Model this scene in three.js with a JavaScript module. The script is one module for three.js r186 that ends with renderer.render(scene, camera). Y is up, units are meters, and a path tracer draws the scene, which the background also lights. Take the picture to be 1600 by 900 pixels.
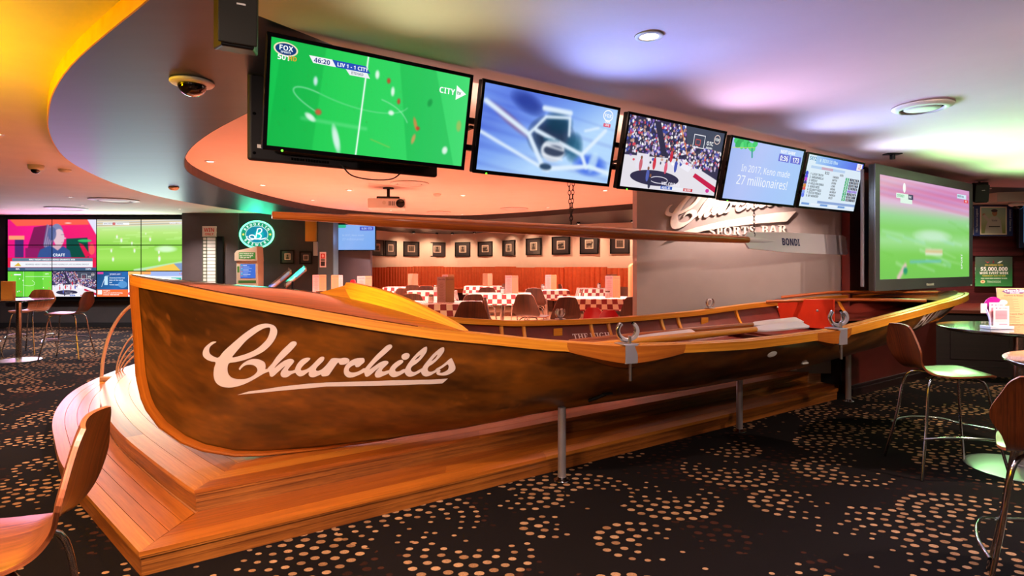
import * as THREE from 'three';
import { mergeGeometries } from 'three/addons/utils/BufferGeometryUtils.js';
import { RoundedBoxGeometry } from 'three/addons/geometries/RoundedBoxGeometry.js';
import { TessellateModifier } from 'three/addons/modifiers/TessellateModifier.js';
import { FontLoader } from 'three/addons/loaders/FontLoader.js';
import { TextGeometry } from 'three/addons/geometries/TextGeometry.js';
import { RectAreaLightUniformsLib } from 'three/addons/lights/RectAreaLightUniformsLib.js';

// ---------------------------------------------------------------- camera, renderer, light
const scene = new THREE.Scene();
scene.background = new THREE.Color(0x000000);
const renderer = new THREE.WebGLRenderer({ antialias: true });
renderer.toneMapping = THREE.LinearToneMapping;
renderer.toneMappingExposure = 1.0;
renderer.shadowMap.enabled = true;
RectAreaLightUniformsLib.init();
const camera = new THREE.PerspectiveCamera(53.13, 1600 / 900, 0.05, 80);
camera.position.set(0, 1.6, 0);
camera.lookAt(0, 1.6, -10);
camera.setViewOffset(1600, 900, 0, 37, 1600, 900);   // lens shifted so that uprights stay upright

// brightness of each family of lamps
const GAIN = { screen: 36, wall: 7, pink: 92, near: 80, left: 42, yellow: 120, wash: 6, unseenStrip: 45, spot: 70 };
const PINK_LIGHT = 0xffd2cc, WARM_LIGHT = 0xfff0e2, NEAR_LIGHT = 0xffe2cf;

// ---------------------------------------------------------------- helpers
// plan coordinates: X to the right, Z = distance into the room (world z = -Z), heights in metres above the carpet
const R = (d) => d * Math.PI / 180;
const P3 = (x, y, Z) => new THREE.Vector3(x, y, -Z);
let seed = 7;
const rnd = () => { seed = (seed + 0x6d2b79f5) | 0; let t = Math.imul(seed ^ (seed >>> 15), 1 | seed); t = (t + Math.imul(t ^ (t >>> 7), 61 | t)) ^ t; return ((t ^ (t >>> 14)) >>> 0) / 4294967296; };
const used = new Map();
const numbered = (n) => { const k = used.get(n) ?? 0; used.set(n, k + 1); return k ? n + '_' + String(k).padStart(3, '0') : n; };
function tag(o, label, category, group) { o.userData.label = label; o.userData.category = category; if (group) o.userData.group = group; return o; }
function thing(name, label, category, [x, y, Z] = [0, 0, 0], turn = 0, group) {
  const o = new THREE.Group(); o.name = numbered(name); o.position.set(x, y, -Z); o.rotation.y = turn; scene.add(o);
  return tag(o, label, category, group);
}
function part(name, geo, mat, parent) { const m = new THREE.Mesh(geo, mat); m.name = name; m.castShadow = m.receiveShadow = true; parent.add(m); return m; }
function solo(name, geo, mat, label, category, group) { const m = new THREE.Mesh(geo, mat); m.name = numbered(name); m.castShadow = m.receiveShadow = true; scene.add(m); return tag(m, label, category, group); }
function struct(name, geo, mat) { const m = new THREE.Mesh(geo, mat); m.name = numbered(name); m.castShadow = m.receiveShadow = true; m.userData.kind = 'structure'; scene.add(m); return m; }
function dup(root, [x, y, Z], turn, label, group) { const r = root.clone(); r.userData = { ...root.userData }; r.name = numbered(root.userData.base ?? root.name.replace(/_\d{3}$/, '')); scene.add(r); r.position.set(x, y, -Z); r.rotation.y = turn; r.userData.label = label; if (group) r.userData.group = group; return r; }
const clean = (g) => { const n = g.index ? g.toNonIndexed() : g; for (const k of Object.keys(n.attributes)) if (!['position', 'normal', 'uv'].includes(k)) n.deleteAttribute(k); if (!n.attributes.normal) n.computeVertexNormals(); if (!n.attributes.uv) n.setAttribute('uv', new THREE.BufferAttribute(new Float32Array(n.attributes.position.count * 2), 2)); n.clearGroups(); return n; };
const merge = (l) => mergeGeometries(l.map(clean), false);
// uv in metres, taken from the two axes across the face; the grain runs along `axis`
function muv(g, axis = 'x') {
  g = clean(g); const p = g.attributes.position, n = g.attributes.normal, uv = g.attributes.uv;
  for (let i = 0; i < p.count; i++) {
    const c = [p.getX(i), p.getY(i), p.getZ(i)], a = [Math.abs(n.getX(i)), Math.abs(n.getY(i)), Math.abs(n.getZ(i))];
    const k = a.indexOf(Math.max(...a)), rest = [0, 1, 2].filter((j) => j !== k), gx = 'xyz'.indexOf(axis);
    const [u, v] = rest[1] === gx ? [rest[1], rest[0]] : rest;
    uv.setXY(i, c[u], c[v]);
  }
  return g;
}
const box = (w, h, d, x = 0, y = 0, z = 0) => new THREE.BoxGeometry(w, h, d).translate(x, y, z);
const rbox = (w, h, d, x = 0, y = 0, z = 0, r = 0.004, seg = 2) => new RoundedBoxGeometry(w, h, d, seg, Math.min(r, w / 2.01, h / 2.01, d / 2.01)).translate(x, y, z);
const cyl = (r0, r1, h, x = 0, y = 0, z = 0, n = 24) => new THREE.CylinderGeometry(r0, r1, h, n).translate(x, y, z);
const tube = (pts, r, n = 24, k = 8, closed = false) => new THREE.TubeGeometry(new THREE.CatmullRomCurve3(pts.map((p) => p.isVector3 ? p : new THREE.Vector3(...p)), closed, 'centripetal'), n, r, k, closed);
const lathe = (pts, n = 32) => new THREE.LatheGeometry(pts.map((p) => new THREE.Vector2(...p)), n);
const shapeOf = (pts) => new THREE.Shape(pts.map((p) => new THREE.Vector2(p[0], p[1])));
// a slab of the given plan outline (X, Z) between two heights
function slab(pts, y0, y1, holes = []) {
  const s = shapeOf(pts); s.holes = holes.map((h) => new THREE.Path(h.map((p) => new THREE.Vector2(p[0], p[1]))));
  return new THREE.ExtrudeGeometry(s, { depth: y1 - y0, bevelEnabled: false, curveSegments: 1 }).rotateX(-Math.PI / 2).translate(0, y0, 0);
}
// smooth polyline through plan points
function smooth(pts, n) { const c = new THREE.CatmullRomCurve3(pts.map((p) => new THREE.Vector3(p[0], 0, p[1])), false, 'centripetal'); return c.getSpacedPoints(n).map((p) => [p.x, p.z]); }
// upright wall following plan points, `t` thick to the right of its direction
function wallAlong(pts, t, y0, y1) {
  const off = pts.map((p, i) => { const a = pts[Math.max(0, i - 1)], b = pts[Math.min(pts.length - 1, i + 1)], l = Math.hypot(b[0] - a[0], b[1] - a[1]); return [p[0] + (b[1] - a[1]) / l * t, p[1] - (b[0] - a[0]) / l * t]; });
  return slab([...pts, ...off.reverse()], y0, y1);
}
// closed strip between two plan polylines of equal length, from y0 to y1 (a plank)
function strip(A, B, y0, y1) {
  const pos = [], uv = []; let run = 0;
  const q = (a, b, c, d, u) => { pos.push(...a, ...b, ...c, ...a, ...c, ...d); uv.push(...u[0], ...u[1], ...u[2], ...u[0], ...u[2], ...u[3]); };
  const v = (p, y) => [p[0], y, -p[1]];
  const n = A.length - 1;
  for (let i = 0; i < n; i++) {
    const l = Math.hypot(A[i + 1][0] - A[i][0], A[i + 1][1] - A[i][1]), w0 = Math.hypot(A[i][0] - B[i][0], A[i][1] - B[i][1]), w1 = Math.hypot(A[i + 1][0] - B[i + 1][0], A[i + 1][1] - B[i + 1][1]), t = y1 - y0;
    q(v(A[i], y1), v(A[i + 1], y1), v(B[i + 1], y1), v(B[i], y1), [[run, 0], [run + l, 0], [run + l, w1], [run, w0]]);
    q(v(A[i], y0), v(B[i], y0), v(B[i + 1], y0), v(A[i + 1], y0), [[run, 0], [run, w0], [run + l, w1], [run + l, 0]]);
    q(v(A[i], y0), v(A[i + 1], y0), v(A[i + 1], y1), v(A[i], y1), [[run, 0], [run + l, 0], [run + l, t], [run, t]]);
    q(v(B[i], y1), v(B[i + 1], y1), v(B[i + 1], y0), v(B[i], y0), [[run, 0], [run + l, 0], [run + l, t], [run, t]]);
    run += l;
  }
  for (const [i, f] of [[0, 0], [n, 1]]) { const a = v(A[i], y0), b = v(A[i], y1), c = v(B[i], y1), d = v(B[i], y0); f ? q(a, d, c, b, [[0, 0], [0.1, 0], [0.1, 0.02], [0, 0.02]]) : q(a, b, c, d, [[0, 0], [0.1, 0], [0.1, 0.02], [0, 0.02]]); }
  const g = new THREE.BufferGeometry(); g.setAttribute('position', new THREE.Float32BufferAttribute(pos, 3)); g.setAttribute('uv', new THREE.Float32BufferAttribute(uv, 2));
  // which way round the outline runs decides the winding
  let up = 0; for (let i = 0; i < n; i++) { const a = A[i], b = A[i + 1], c = B[i + 1]; up += (b[0] - a[0]) * (c[1] - a[1]) - (b[1] - a[1]) * (c[0] - a[0]); }
  if (up < 0) { const P = g.attributes.position.array, U = g.attributes.uv.array; for (let i = 0; i < P.length; i += 9) for (let k = 0; k < 3; k++) { const t = P[i + 3 + k]; P[i + 3 + k] = P[i + 6 + k]; P[i + 6 + k] = t; } for (let i = 0; i < U.length; i += 6) for (let k = 0; k < 2; k++) { const t = U[i + 2 + k]; U[i + 2 + k] = U[i + 4 + k]; U[i + 4 + k] = t; } }
  g.computeVertexNormals(); return g;
}

// ---------------------------------------------------------------- textures
function hash(x, y, s) { let h = Math.imul(x | 0, 374761393) + Math.imul(y | 0, 668265263) + Math.imul(s | 0, 1274126177); h = Math.imul(h ^ (h >>> 13), 1274126177); return ((h ^ (h >>> 16)) >>> 0) / 4294967296; }
// value noise that repeats every (px, py) cells
function vnoise(x, y, px, py, s) {
  const ix = Math.floor(x), iy = Math.floor(y), fx = x - ix, fy = y - iy, u = fx * fx * (3 - 2 * fx), v = fy * fy * (3 - 2 * fy), m = (a, n) => ((a % n) + n) % n;
  const h = (a, b) => hash(m(a, px), m(b, py), s);
  return (h(ix, iy) * (1 - u) + h(ix + 1, iy) * u) * (1 - v) + (h(ix, iy + 1) * (1 - u) + h(ix + 1, iy + 1) * u) * v;
}
const fbm = (x, y, cx, cy, s, o = 3) => { let a = 0, w = 0.5, t = 0; for (let i = 0; i < o; i++) { a += w * vnoise(x * cx, y * cy, cx, cy, s + i); t += w; w *= 0.5; cx *= 2; cy *= 2; } return a / t; };
function dataTex(w, h, fn, srgb = true, size = [1, 1]) {
  const d = new Uint8Array(w * h * 4);
  for (let y = 0; y < h; y++) for (let x = 0; x < w; x++) { const c = fn(x / w, y / h), i = (y * w + x) * 4; d[i] = c[0]; d[i + 1] = c[1]; d[i + 2] = c[2]; d[i + 3] = 255; }
  const t = new THREE.DataTexture(d, w, h); t.wrapS = t.wrapT = THREE.RepeatWrapping; t.magFilter = THREE.LinearFilter; t.minFilter = THREE.LinearMipmapLinearFilter; t.generateMipmaps = true;
  if (srgb) t.colorSpace = THREE.SRGBColorSpace;
  t.repeat.set(1 / size[0], 1 / size[1]); t.needsUpdate = true; return t;
}
const mix = (a, b, t) => [a[0] + (b[0] - a[0]) * t, a[1] + (b[1] - a[1]) * t, a[2] + (b[2] - a[2]) * t];
// timber: fine streaks along u with slow drift; size in metres
function wood(light, dark, s, size = [1.6, 0.4], contrast = 1, w = 512, h = 256) {
  return dataTex(w, h, (x, y) => {
    const yy = y + 0.02 * (fbm(x, y, 3, 2, s + 40) - 0.5);
    let t = 0.55 * fbm(x, yy, 3, 26, s) + 0.3 * fbm(x, yy, 6, 70, s + 9, 2) + 0.15 * fbm(x, y, 40, 120, s + 20, 1);
    t = Math.min(1, Math.max(0, 0.5 + (t - 0.5) * 2.2 * contrast)); return mix(light, dark, t);
  }, true, size);
}
function mottle(a, b, s, cells = 6, size = [1, 1], px = 256) { return dataTex(px, px, (x, y) => mix(a, b, fbm(x, y, cells, cells, s, 4)), true, size); }
function canvasTex(w, h, draw) {
  const c = document.createElement('canvas'); c.width = w; c.height = h; draw(c.getContext('2d'), w, h);
  const t = new THREE.CanvasTexture(c); t.colorSpace = THREE.SRGBColorSpace; t.magFilter = THREE.LinearFilter; return t;
}
const std = (o) => new THREE.MeshStandardMaterial(o), phys = (o) => new THREE.MeshPhysicalMaterial(o);
const print = (tex, rough = 0.6) => std({ map: tex, roughness: rough });
const glow = (tex, k = 1) => std({ color: 0x050505, roughness: 0.25, emissive: 0xffffff, emissiveMap: tex, emissiveIntensity: k });

const M = {
  chrome: std({ color: 0xb9b6b8, metalness: 1, roughness: 0.14 }),
  steel: std({ color: 0xc4c0c4, metalness: 1, roughness: 0.34 }),
  black: phys({ color: 0x0a0a0c, roughness: 0.45, specularIntensity: 0.4 }), blackGloss: std({ color: 0x08080a, roughness: 0.12 }),
  charcoal: phys({ color: 0x1d1c20, roughness: 0.55, specularIntensity: 0.5 }), white: std({ color: 0xd8d4d2, roughness: 0.5 }),
  offwhite: std({ color: 0xc9c3ba, roughness: 0.6 }), red: std({ color: 0xb01520, roughness: 0.4 }),
  lampface: std({ color: 0xffffff, emissive: 0xffe9d2, emissiveIntensity: 9 }),
  glassy: phys({ color: 0xffffff, roughness: 0.03, transmission: 1, thickness: 0, ior: 1.45 }),
};
const tStep = [11, 31, 57].map((s, i) => wood([[186, 104, 32], [160, 82, 22], [200, 124, 44]][i], [[138, 68, 14], [112, 50, 8], [156, 86, 24]][i], s, [2.2, 0.5], 0.75));
M.plank = tStep.map((t) => phys({ map: t, roughness: 0.4, clearcoat: 0.6, clearcoatRoughness: 0.16 }));
M.riser = phys({ map: wood([160, 92, 34], [92, 44, 12], 71, [1.7, 0.36], 0.9), roughness: 0.4, clearcoat: 0.3, clearcoatRoughness: 0.25 });
M.rail = phys({ map: wood([226, 150, 46], [190, 110, 24], 83, [2.4, 0.3], 0.8), roughness: 0.36, clearcoat: 0.5, clearcoatRoughness: 0.12 });
M.stem = phys({ map: wood([196, 112, 34], [150, 74, 18], 87, [2.4, 0.3], 0.8), roughness: 0.36, clearcoat: 0.5, clearcoatRoughness: 0.14 });
M.deck = phys({ map: wood([172, 82, 26], [116, 48, 12], 97, [2.6, 0.4], 1), roughness: 0.3, clearcoat: 0.9, clearcoatRoughness: 0.07 });
M.oar = phys({ map: wood([192, 100, 34], [128, 54, 15], 107, [1.8, 0.14], 1.1), roughness: 0.32, clearcoat: 0.7, clearcoatRoughness: 0.1 });
M.ply = phys({ map: wood([126, 62, 28], [70, 28, 12], 127, [1.1, 0.3], 1.1), roughness: 0.36, clearcoat: 0.35, clearcoatRoughness: 0.2 });
M.plyDark = phys({ map: wood([82, 40, 22], [46, 20, 11], 131, [1.1, 0.3], 1.0), roughness: 0.4, clearcoat: 0.3, clearcoatRoughness: 0.2 });
M.plyEdge = std({ map: wood([160, 84, 42], [96, 42, 18], 137, [0.4, 0.02], 1), roughness: 0.5 });
// ---------------------------------------------------------------- the room
const CEIL = 2.75, PINK = 2.87, LEFTC = 2.85, TOP = 3.05;

// carpet: rings of dots woven into dark pile, one repeat is 3.6 m
const carpetTex = canvasTex(2048, 2048, (g, W) => {
  g.fillStyle = '#120d0d'; g.fillRect(0, 0, W, W);
  const S = W / 3.6, put = (x, y, f) => { for (const a of [-W, 0, W]) for (const b of [-W, 0, W]) f(x + a, y + b); };
  const motifs = [];
  for (let k = 0; k < 900 && motifs.length < 50; k++) { const r = 0.2 + rnd() * 0.36, x = rnd() * 3.6, y = rnd() * 3.6; if (motifs.every((m) => { const dx = Math.min(Math.abs(m.x - x), 3.6 - Math.abs(m.x - x)), dy = Math.min(Math.abs(m.y - y), 3.6 - Math.abs(m.y - y)); return Math.hypot(dx, dy) > 0.72 * Math.max(r, m.r) + 0.14; })) motifs.push({ x, y, r, dull: rnd() < 0.3, turn: rnd() * 6.28 }); }
  motifs.sort((a, b) => (b.dull ? 1 : 0) - (a.dull ? 1 : 0) || b.r - a.r);
  for (const m of motifs) {
    put(m.x * S, m.y * S, (x, y) => { g.fillStyle = '#120d0d'; g.beginPath(); g.ellipse(x, y, m.r * S * 1.1, m.r * S, 0, 0, 7); g.fill(); });
    for (let ring = 0.055; ring < m.r; ring += 0.084) {
      const n = Math.max(5, Math.round(ring * 6.283 / 0.074));
      for (let i = 0; i < n; i++) {
        const a = i / n * 6.283 + ring * 9, k = 0.5 + 0.5 * Math.cos(a - m.turn), d = (0.0125 + 0.011 * k) * S, j = rnd();
        if (k < 0.2 && j < 0.7) continue;
        put((m.x + Math.cos(a) * ring * 1.12) * S, (m.y + Math.sin(a) * ring) * S, (x, y) => { g.fillStyle = m.dull ? ['#2c1610', '#341b13', '#26130e'][i % 3] : ['#8a6448', '#967052', '#7a563c'][(i * 7 + (ring * 100 | 0)) % 3]; g.beginPath(); g.ellipse(x, y, d * 1.15, d * 0.92, 0, 0, 7); g.fill(); });
      }
    }
  }
  const im = g.getImageData(0, 0, W, W), d = im.data;
  for (let i = 0; i < d.length; i += 4) { const v = 0.74 + 0.52 * rnd(); d[i] *= v; d[i + 1] *= v; d[i + 2] *= v; }
  g.putImageData(im, 0, 0);
});
carpetTex.wrapS = carpetTex.wrapT = THREE.RepeatWrapping; carpetTex.repeat.set(1 / 3.6, 1 / 3.6);
M.carpet = phys({ map: carpetTex, roughness: 1, specularIntensity: 0.12 });
struct('floor', muv(slab([[-15, -4], [10, -4], [10, 24], [-15, 24]], -0.1, 0)), M.carpet);

// paints
M.nearCeil = std({ map: mottle([236, 208, 216], [228, 200, 208], 3, 8, [2.2, 2.2]), roughness: 0.75 });
M.leftCeil = std({ map: mottle([222, 212, 196], [212, 202, 188], 5, 8, [2.2, 2.2]), roughness: 0.8 });
M.pinkCeil = std({ map: mottle([250, 230, 222], [245, 223, 214], 8, 8, [2.2, 2.2]), roughness: 0.8 });
M.soffit = phys({ specularIntensity: 0.35, map: dataTex(256, 256, (x, y) => mix([36, 42, 62], [24, 28, 44], fbm(x, y, 4, 24, 15, 3))), roughness: 0.36 });
M.soffit.map.repeat.set(0.5, 0.5);
M.fasciaDark = std({ color: 0x211819, roughness: 0.6 });
M.fasciaYellow = std({ map: mottle([232, 176, 60], [206, 150, 40], 21, 9, [0.8, 0.8]), roughness: 0.7 });
M.grey = std({ map: mottle([146, 136, 138], [135, 125, 128], 23, 7, [1.4, 1.4]), roughness: 0.5 });
M.redWall = std({ map: mottle([92, 30, 26], [78, 24, 22], 25, 7, [1.2, 1.2]), roughness: 0.45 });
M.maroon = phys({ map: wood([84, 34, 36], [56, 20, 24], 141, [1.8, 0.5], 0.9), roughness: 0.4, clearcoat: 0.2 });
M.darkPanel = std({ map: wood([42, 20, 24], [28, 12, 16], 143, [1.8, 0.5], 0.8), roughness: 0.45 });
M.creamWall = std({ map: mottle([236, 222, 208], [228, 212, 198], 27, 7, [1.6, 1.6]), roughness: 0.75 });
M.darkWall = std({ map: mottle([62, 58, 62], [52, 48, 53], 29, 7, [1.4, 1.4]), roughness: 0.55 });
M.brownWall = std({ map: mottle([84, 72, 76], [74, 63, 67], 30, 7, [1.4, 1.4]), roughness: 0.55 });

// ring-shaped dropped ceiling over the boat and the dining room (plan curves)
const ringOuter = smooth([[-1.38, 2.33], [-1.576, 2.506], [-1.965, 2.83], [-2.41, 3.21], [-2.75, 3.53], [-3.17, 3.97], [-3.57, 4.44], [-3.91, 4.86], [-4.37, 5.5], [-4.79, 6.16], [-5.14, 6.85], [-5.62, 8.09], [-5.93, 9.32], [-6.02, 10.25], [-5.97, 11.25], [-5.7, 12.8], [-5.45, 14.0]], 60);
const nearEdge = [[-0.8, 3.25], [-0.22, 3.66], [0.84, 4.44], [1.96, 5.23], [3.06, 5.98], [4.2, 6.82]];
const inner = smooth([[4.2, 6.82], [4.45, 7.6], [4.4, 8.6], [4.0, 10], [3.4, 11.1], [2.6, 12.0], [1.4, 13.1], [0.03, 14.25], [-1.3, 14.95], [-2.6, 14.6], [-3.65, 13.75], [-4.2, 12.8], [-4.45, 11.5], [-4.52, 10.2], [-4.45, 9.2], [-4.28, 8.1], [-4.05, 7.2], [-3.64, 6.39], [-3.2, 5.72], [-2.63, 5.02], [-2.04, 4.40], [-1.6, 3.95], [-1.2, 3.52], [-0.8, 3.25]], 90);
const ringPlan = [[-1.171, 2.668], ...ringOuter, [-6.0, 14.2], [-6.0, 24], [10, 24], [10, 9.0], [6.2, 8.42], [4.6, 7.3], ...inner, [-0.983, 2.95]];
struct('ceiling', muv(slab(ringPlan, CEIL, TOP)), M.soffit);                                                           // dark soffit
struct('ceiling', muv(slab([[-1.38, 2.33], [-1.171, 2.668], [-0.983, 2.95], ...nearEdge, [4.6, 7.3], [6.2, 8.42], [10, 9.0], [10, -4], [-4.9, -4]], CEIL, TOP)), M.nearCeil);
struct('ceiling', muv(slab([[-15, -4], [-4.9, -4], ...ringOuter, [-6.0, 14.2], [-6.0, 16], [-15, 16]], LEFTC, TOP)), M.leftCeil);
struct('ceiling', muv(slab([[-5.2, 2.9], [5.2, 2.9], [5.2, 15.6], [-5.2, 15.6]], PINK, TOP + 0.02)), M.pinkCeil);
// coloured edge of the dropped ceiling
const edgeOut = ringOuter.map((p, i) => { const a = ringOuter[Math.max(0, i - 1)], b = ringOuter[Math.min(ringOuter.length - 1, i + 1)], l = Math.hypot(b[0] - a[0], b[1] - a[1]); return [p[0] - (b[1] - a[1]) / l * 0.008, p[1] + (b[0] - a[0]) / l * 0.008]; });
struct('trim_1', strip(edgeOut, ringOuter, CEIL, LEFTC), M.fasciaYellow);
struct('trim_2', strip(inner.map((p, i) => { const a = inner[Math.max(0, i - 1)], b = inner[Math.min(inner.length - 1, i + 1)], l = Math.hypot(b[0] - a[0], b[1] - a[1]); return [p[0] - (b[1] - a[1]) / l * 0.008, p[1] + (b[0] - a[0]) / l * 0.008]; }), inner, CEIL, PINK), M.fasciaDark);

// outer shell
struct('wall_left', slab([[-15.2, -4], [-15, -4], [-15, 24], [-15.2, 24]], 0, TOP), M.darkWall);
struct('wall_right', slab([[10, -4], [10.2, -4], [10.2, 24], [10, 24]], 0, TOP), M.maroon);
struct('wall_back', slab([[-15, -4.2], [10, -4.2], [10, -4], [-15, -4]], 0, TOP), M.brownWall);
struct('wall_front', slab([[-15, 24], [10, 24], [10, 24.2], [-15, 24.2]], 0, TOP), M.brownWall);
// wall behind the video wall, then the wall with the board and the neon sign
struct('wall_video', muv(slab([[-15, 14.7], [-8.05, 14.7], [-8.05, 14.9], [-15, 14.9]], 0, LEFTC)), M.darkWall);
struct('baseboard_video', slab([[-15, 14.66], [-8.05, 14.66], [-8.05, 14.7], [-15, 14.7]], 0, 0.12), M.charcoal);
struct('wall_board', muv(slab([[-8.05, 14.05], [-6.68, 14.05], [-6.68, 14.9], [-8.05, 14.9]], 0, LEFTC)), M.brownWall);
struct('wall_neon', muv(slab([[-6.68, 14.1], [-4.75, 14.1], [-4.75, 14.3], [-6.68, 14.3]], 0, LEFTC)), M.darkWall);
struct('wall_pillar', muv(slab([[-4.58, 13.6], [-4.22, 13.6], [-4.22, 14.0], [-4.58, 14.0]], 0.246, CEIL)), std({ map: mottle([74, 98, 106], [64, 86, 95], 45, 7, [1.4, 1.4]), roughness: 0.5 }));  // teal light of the neon put into the pillar's colour
struct('wall_partition', muv(slab([[-4.6, 14.3], [-3.52, 14.3], [-3.52, 14.5], [-4.6, 14.5]], 0.246, CEIL)), M.darkWall);
// curved cream wall behind the banquette
const farWall = smooth([[-5.4, 16.6], [-5.2, 18.2], [-4.66, 19.5], [-3.82, 20.95], [-2.6, 21.8], [-1.43, 21.4], [-0.29, 20.2], [0.5, 18.7], [1.4, 17.25], [2.3, 16.3], [3.4, 15.7], [5.2, 15.0], [7, 14.4]], 70);
struct('wall_far', muv(wallAlong(farWall, -0.15, 0.246, CEIL)), M.creamWall);
// grey feature wall and the red wall that closes it
struct('wall_grey', muv(slab([[1.55, 7.15], [4.08, 7.15], [4.3, 7.3], [4.3, 7.4], [1.55, 7.4]], 0.246, PINK + 0.05)), M.grey);
struct('wall_red', muv(slab([[4.1, 6.99], [6.2, 8.42], [6.2, 8.7], [4.1, 7.3]], 0, CEIL)), M.redWall);
struct('baseboard_red', merge([slab([[4.12, 6.955], [6.2, 8.37], [6.2, 8.43], [4.09, 7.0]], 0, 0.09), slab([[4.12, 6.975], [6.2, 8.39], [6.2, 8.43], [4.09, 7.0]], 0.1, 0.13)]), M.darkPanel);
// sloping dark cheek at the end of the steps
struct('trim_3', (() => { const s = shapeOf([[0, 0], [0.62, 0], [0.62, 0.03], [0.16, 0.4], [0, 0.4]]); return new THREE.ExtrudeGeometry(s, { depth: 0.05, bevelEnabled: false }).rotateY(R(124)).translate(4.02, 0.12, -7.06); })(), M.charcoal);
// bar counter on the right: panelled front, maroon back wall, ledge and white beam
const cf = (x) => 8.42 - (x - 6.2) * 0.286;
const counterFront = struct('wall_counter', muv(slab([[6.2, 8.42], [9.9, cf(9.9)], [9.9, cf(9.9) + 0.1], [6.2, 8.52]], 0, 0.9)), M.darkPanel);
for (let k = 0; k < 4; k++) { const x = 6.35 + k * 0.85, w = 0.72; const g = rbox(w, 0.56, 0.02, 0, 0.5, 0, 0.012).rotateY(R(-16)).translate(x + w / 2, 0, -(cf(x + w / 2) - 0.006)); part('panel', muv(g), M.darkPanel, counterFront); }
struct('baseboard_counter', slab([[6.2, 8.36], [9.9, cf(9.9) - 0.06], [9.9, cf(9.9)], [6.2, 8.42]], 0, 0.13), M.darkPanel);
struct('wall_bar', muv(slab([[6.0, 9.7], [10, 9.7], [10, 9.9], [6.0, 9.9]], 0, CEIL)), M.maroon);
struct('trim_4', slab([[6.0, 9.62], [10, 9.62], [10, 9.7], [6.0, 9.7]], 1.74, 1.80), M.maroon);
struct('trim_5', slab([[7.75, 9.2], [10, 8.6], [10, 9.7], [7.75, 9.7]], 2.6, CEIL), M.offwhite);
solo('bar_counter', muv(slab([[6.15, 8.28], [9.95, cf(9.95) - 0.14], [9.95, 9.7], [6.15, 9.7]], 0.9, 0.945)), phys({ map: wood([124, 52, 36], [84, 30, 22], 151, [1.8, 0.4], 1), roughness: 0.3, clearcoat: 0.4 }), 'polished red timber counter running along the right wall', 'counter');

// ---------------------------------------------------------------- stepped timber platform
const d34 = [Math.cos(R(34)), Math.sin(R(34))], nF = [-d34[1], d34[0]];
const lowC = [-1.9, 2.934], upC = [-1.874, 3.40];
const lowLeft = smooth([lowC, [-2.36, 3.35], [-2.70, 3.66], [-3.3, 4.22], [-3.83, 4.82], [-4.28, 5.36], [-4.69, 5.95], [-5.08, 6.66], [-5.36, 7.45], [-5.52, 8.2], [-5.62, 9.4], [-5.6, 11], [-5.4, 13.9]], 60);
const upLeft = smooth([upC, [-2.26, 3.75], [-2.92, 4.38], [-3.27, 4.74], [-3.71, 5.24], [-4.06, 5.68], [-4.34, 6.08], [-4.64, 6.6], [-4.92, 7.3], [-5.08, 8.1], [-5.16, 9.4], [-5.14, 11], [-4.95, 13.6]], 60);
const frontEnd = 6.95;   // metres along the front edge
const front = (c, w, a) => [c[0] + d34[0] * a + nF[0] * w, c[1] + d34[1] * a + nF[1] * w];
const mitre = (c, w) => [c[0] + 0.092 * w, c[1] + 1.268 * w];
const shift = (pts, w) => pts.map((p, i) => { const a = pts[Math.max(0, i - 1)], b = pts[Math.min(pts.length - 1, i + 1)], l = Math.hypot(b[0] - a[0], b[1] - a[1]); return i ? [p[0] + (b[1] - a[1]) / l * w, p[1] - (b[0] - a[0]) / l * w] : mitre(p, w); }).map((q, i, all) => { const m = all[0], dx = pts[1][0] - pts[0][0], dz = pts[1][1] - pts[0][1]; return i && (q[0] - m[0]) * dx + (q[1] - m[1]) * dz < 0 && i < 12 ? [m[0] + dx * 1e-4 * i, m[1] + dz * 1e-4 * i] : q; });
const lerpPts = (A, B, t) => A.map((p, i) => [p[0] + (B[i][0] - p[0]) * t, p[1] + (B[i][1] - p[1]) * t]);
const platform = struct('floor_platform', slab([...shift(lowLeft, 0.022).reverse(), [3.83, 6.83], [4.0, 7.15], [6.9, 9.2], [6.9, 23.9], [-5.9, 23.9], [-5.9, 14.2]], 0, 0.108), M.riser);
const deckFloor = struct('floor_dining', muv(slab([...shift(upLeft, 0.022).reverse(), [3.66, 7.16], [4.0, 7.3], [6.9, 9.3], [6.9, 23.9], [-5.9, 23.9], [-5.9, 14.2]], 0.108, 0.243)), phys({ map: wood([232, 166, 124], [204, 134, 94], 61, [1.7, 0.36], 1), roughness: 0.35, clearcoat: 0.4 }));
function lanes(owner, A, B, y0, y1, n0, n1, cuts, gap, alt) {   // planks between polylines A and B
  for (let k = n0; k < n1; k++) {
    const w = 1 / n1, P = lerpPts(A, B, k * w + gap), Q = lerpPts(A, B, (k + 1) * w - gap);
    let from = 0;
    const c = [...cuts.map((x, i) => x + ((k * 5 + i * 3 + alt) % 7) - 3).filter((x) => x > 2 && x < A.length - 3), A.length - 1];
    for (const to of c) { part('plank', strip(P.slice(from, to + 1), Q.slice(from, to + 1), y0, y1), M.plank[(k * 2 + to + alt) % 3], owner); from = to; }
  }
}
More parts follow.
